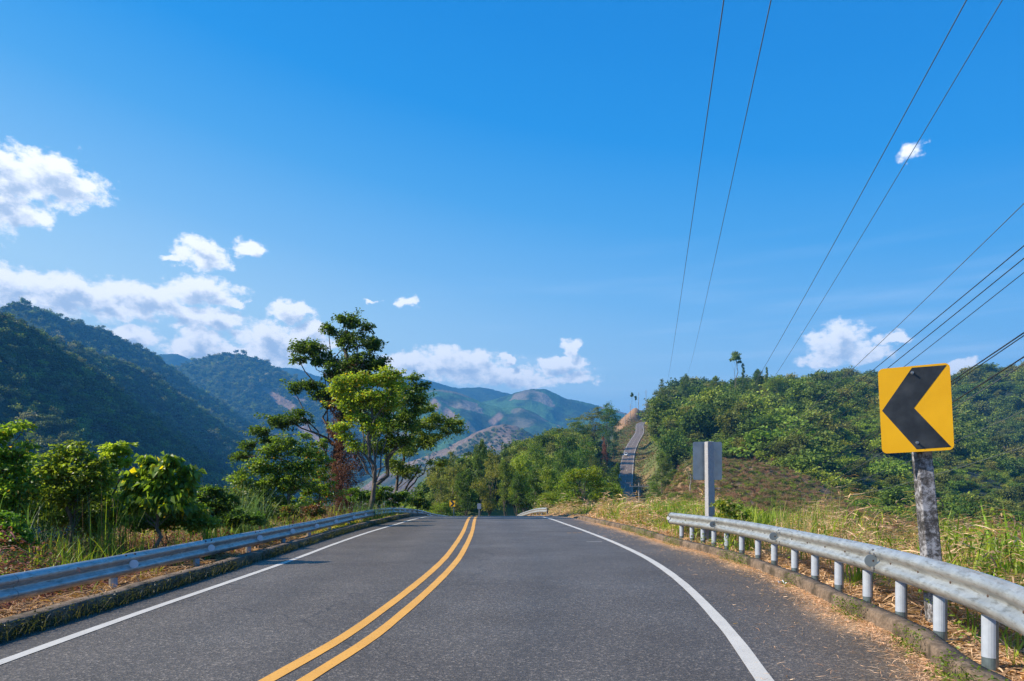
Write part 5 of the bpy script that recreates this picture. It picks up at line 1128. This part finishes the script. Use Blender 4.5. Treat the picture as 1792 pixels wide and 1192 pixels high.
# left verge: reddish dead creeper, straw, bright grass, green creeper
def lP(n, d0, d1, y0, y1, yp=1.3): return P_off(rng, n, 1, -1, d0, d1, y0, y1, yp)
P, d = lP(60000, 1.0, 5.0, 5, 40, 1.6); h0 = (.14+heap(P, 9, 2.5)*sstep(d, .9, 2.4)); P[:, 2] += h0*rng.random(len(P)); k = (fbm(P[:, 0]*.6+20, P[:, 1]*.5, 3) > .42) | (P[:, 1] > 22); P = P[k]; n = len(P)
b1 = litter(rng, P[:n//2], rng.uniform(.05, .25, n//2), .012*rng.uniform(.5, 1.6, n//2)*(.8+P[:n//2, 1]/25), RB, .3, 3); b2 = leafcover(rng, P[n//2:], .055, RB, .6)
V, Fq, Cc = joinm([b1, b2]); prop(mk('dead_creeper', V, Fq, DRY, col=Cc), 'reddish brown dead creeper matted behind the left rail', kind='stuff')
P, d = lP(24000, .55, 4.6, 5, 30, 1.7); P[:, 2] += (.05+heap(P, 9, 1.8)*sstep(d, .9, 2.4))*rng.random(len(P)); n = len(P)
V, Fq, Cc = litter(rng, P, rng.uniform(.12, .6, n), .010*rng.uniform(.5, 1.6, n)*(.8+P[:, 1]/30), [(.16,.09,.05),(.32,.21,.11),(.50,.36,.20)], .15); prop(mk('dry_straw', V, Fq, DRY, col=Cc), 'tan straw strewn behind the left rail', kind='stuff')
P, d = lP(9000, .9, 5.5, 5, 40, 1.4); P[:, 2] += heap(P, 9, 1.8)*.5*sstep(d, .9, 2.4); k = fbm(P[:, 0]*.9+3, P[:, 1]*.9, 3) > .5; P = P[k]; n = len(P)
V, Fq, Cc = blades(rng, P, rng.uniform(.15, .95, n)*rng.uniform(.6, 1, n), rng.uniform(.012, .026, n), rng.normal(size=n)*.3, rng.uniform(.05, .8, n), pick(rng, GC, n), 5, .5); prop(mk('green_grass', V, Fq, GRASS, col=Cc), 'bright green grass blades behind the left rail', kind='stuff')
P, d = lP(70000, 1.2, 7.5, 5, 40, 1.5); k = fbm(P[:, 0]*.7+90, P[:, 1]*.6, 4)+sstep(d, 2, 5)*.12 > .53; P = P[k]; P[:, 2] += (heap(P, 9, 2.0)*sstep(d[k], .9, 2.4)+.1+sstep(d[k], 2.5, 5.5)*.9)*rng.random(len(P))
V, Fq, Cc = leafcover(rng, P, .05, PG['olive'][:1]+PG['bright'], .8); prop(mk('creeper_leaves', V, Fq, LEAF, col=Cc), 'small-leaved green creeper behind the left rail', kind='stuff')
# yellow-green low plants near the crest on the left
P, d = lP(14000, .25, 1.4, 20, 48, 1.0); P[:, 2] += rng.random(len(P))*.16; V, Fq, Cc = leafcover(rng, P, .07, [(.08,.12,.02),(.2,.24,.03),(.34,.30,.05)], .7); prop(mk('low_weeds', V, Fq, LEAF, col=Cc), 'yellow-green low weeds under the left rail near the crest', kind='stuff')
# weeds on the kerbs and dry needles on the asphalt
P, d = P_off(rng, 12000, 5, -1, -.10, .16, 3, 26, 1.2); k = fbm(P[:, 1]*1.4, P[:, 1]*0+7, 3) > .50; P = P[k]; P[:, 2] = zroad(P[:, 1])+rng.random(len(P))**1.5*.19
V, Fq, Cc = leafcover(rng, P, .030, [(.06,.10,.015),(.13,.20,.02),(.24,.28,.04)], .6); prop(mk('kerb_weeds', V, Fq, LEAF, col=Cc), 'small green weeds sprouting along the foot of the right kerb', kind='stuff')
P, d = P_off(rng, 13000, 1, 1, -.14, .12, 4, 34, 1.3); k = fbm(P[:, 1]*1.1, P[:, 1]*0+17, 3) > .36; P = P[k]; P[:, 2] = zroad(P[:, 1])+rng.random(len(P))**1.3*.17
w1 = leafcover(rng, P, .035, [(.02,.03,.012),(.04,.05,.018),(.07,.065,.03)], .5)  # weed colours darkened, putting the kerb face's shade into them
P, d = P_off(rng, 5000, 1, 1, -.1, .16, 4, 30, 1.3); P[:, 2] = zroad(P[:, 1])+.005; n = len(P); w2 = blades(rng, P, rng.uniform(.05, .2, n), rng.uniform(.004, .01, n), rng.normal(size=n)*.4, rng.uniform(.1, 1, n), pick(rng, [(.03,.045,.015),(.08,.08,.035)], n), 3)
V, Fq, Cc = joinm([w1, w2]); prop(mk('kerb_weeds', V, Fq, LEAF, col=Cc), 'weeds and grass, coloured dark as if shaded, covering the face of the left kerb', kind='stuff')
n = 16000; y = 3+24*rng.random(n)**1.2; dd = np.abs(rng.normal(size=n))*.22*(.6+.8*fbm(y*1.3, y*0+2, 3)); dd[::9] = rng.random(len(dd[::9]))**1.4*1.5; x = st(5, y)-dd
P = np.stack([x, y, zroad(y)+.006+rng.random(n)*.012*(dd < .3)], 1); V, Fq, Cc = litter(rng, P, rng.uniform(.02, .10, n), .0035*rng.uniform(.6, 2, n), [(.30,.18,.09),(.50,.34,.19),(.66,.50,.32)], .05, 2)
prop(mk('dry_needles', V, Fq, DRY, col=Cc), 'tan dry needles and grit along the right kerb and shoulder', kind='stuff')
# paper scrap by the right kerb
c = W(1368, 1022, 1.5*F/(1022-HY)); mb = MB(); r = np.random.default_rng(4)
g = [[(c[0]+(i-1.5)*.035+r.normal()*.006, c[1]+(j-1.5)*.03+r.normal()*.006, .006+abs(r.normal())*.03) for j in range(4)] for i in range(4)]
mb.add([p for row in g for p in row], [(i*4+j, i*4+j+1, i*4+j+5, i*4+j+4) for i in range(3) for j in range(3)]); prop(mb.build('paper_scrap', simple('scrap_paper', (.75, .78, .8), .6)), 'crumpled scrap of white paper lying by the right kerb', 'litter')
# ------------------------------------------------------------------ haze
mb = MB(); zlo = -260; zhi = 960
mb.box((0, 0, (zlo+zhi)/2), (18000, 18000, zhi-zlo)); hz_o = None
hm = bpy.data.materials.new('haze'); hm.use_nodes = True; nt = hm.node_tree; nt.nodes.clear()
pv = nt.nodes.new('ShaderNodeVolumePrincipled'); pv.inputs['Color'].default_value = (.10, .43, .95, 1); pv.inputs['Density'].default_value = 1.65e-4; pv.inputs['Anisotropy'].default_value = .0
ou = nt.nodes.new('ShaderNodeOutputMaterial'); nt.links.new(pv.outputs[0], ou.inputs['Volume'])
prop(mb.build('haze', hm), kind='stuff')
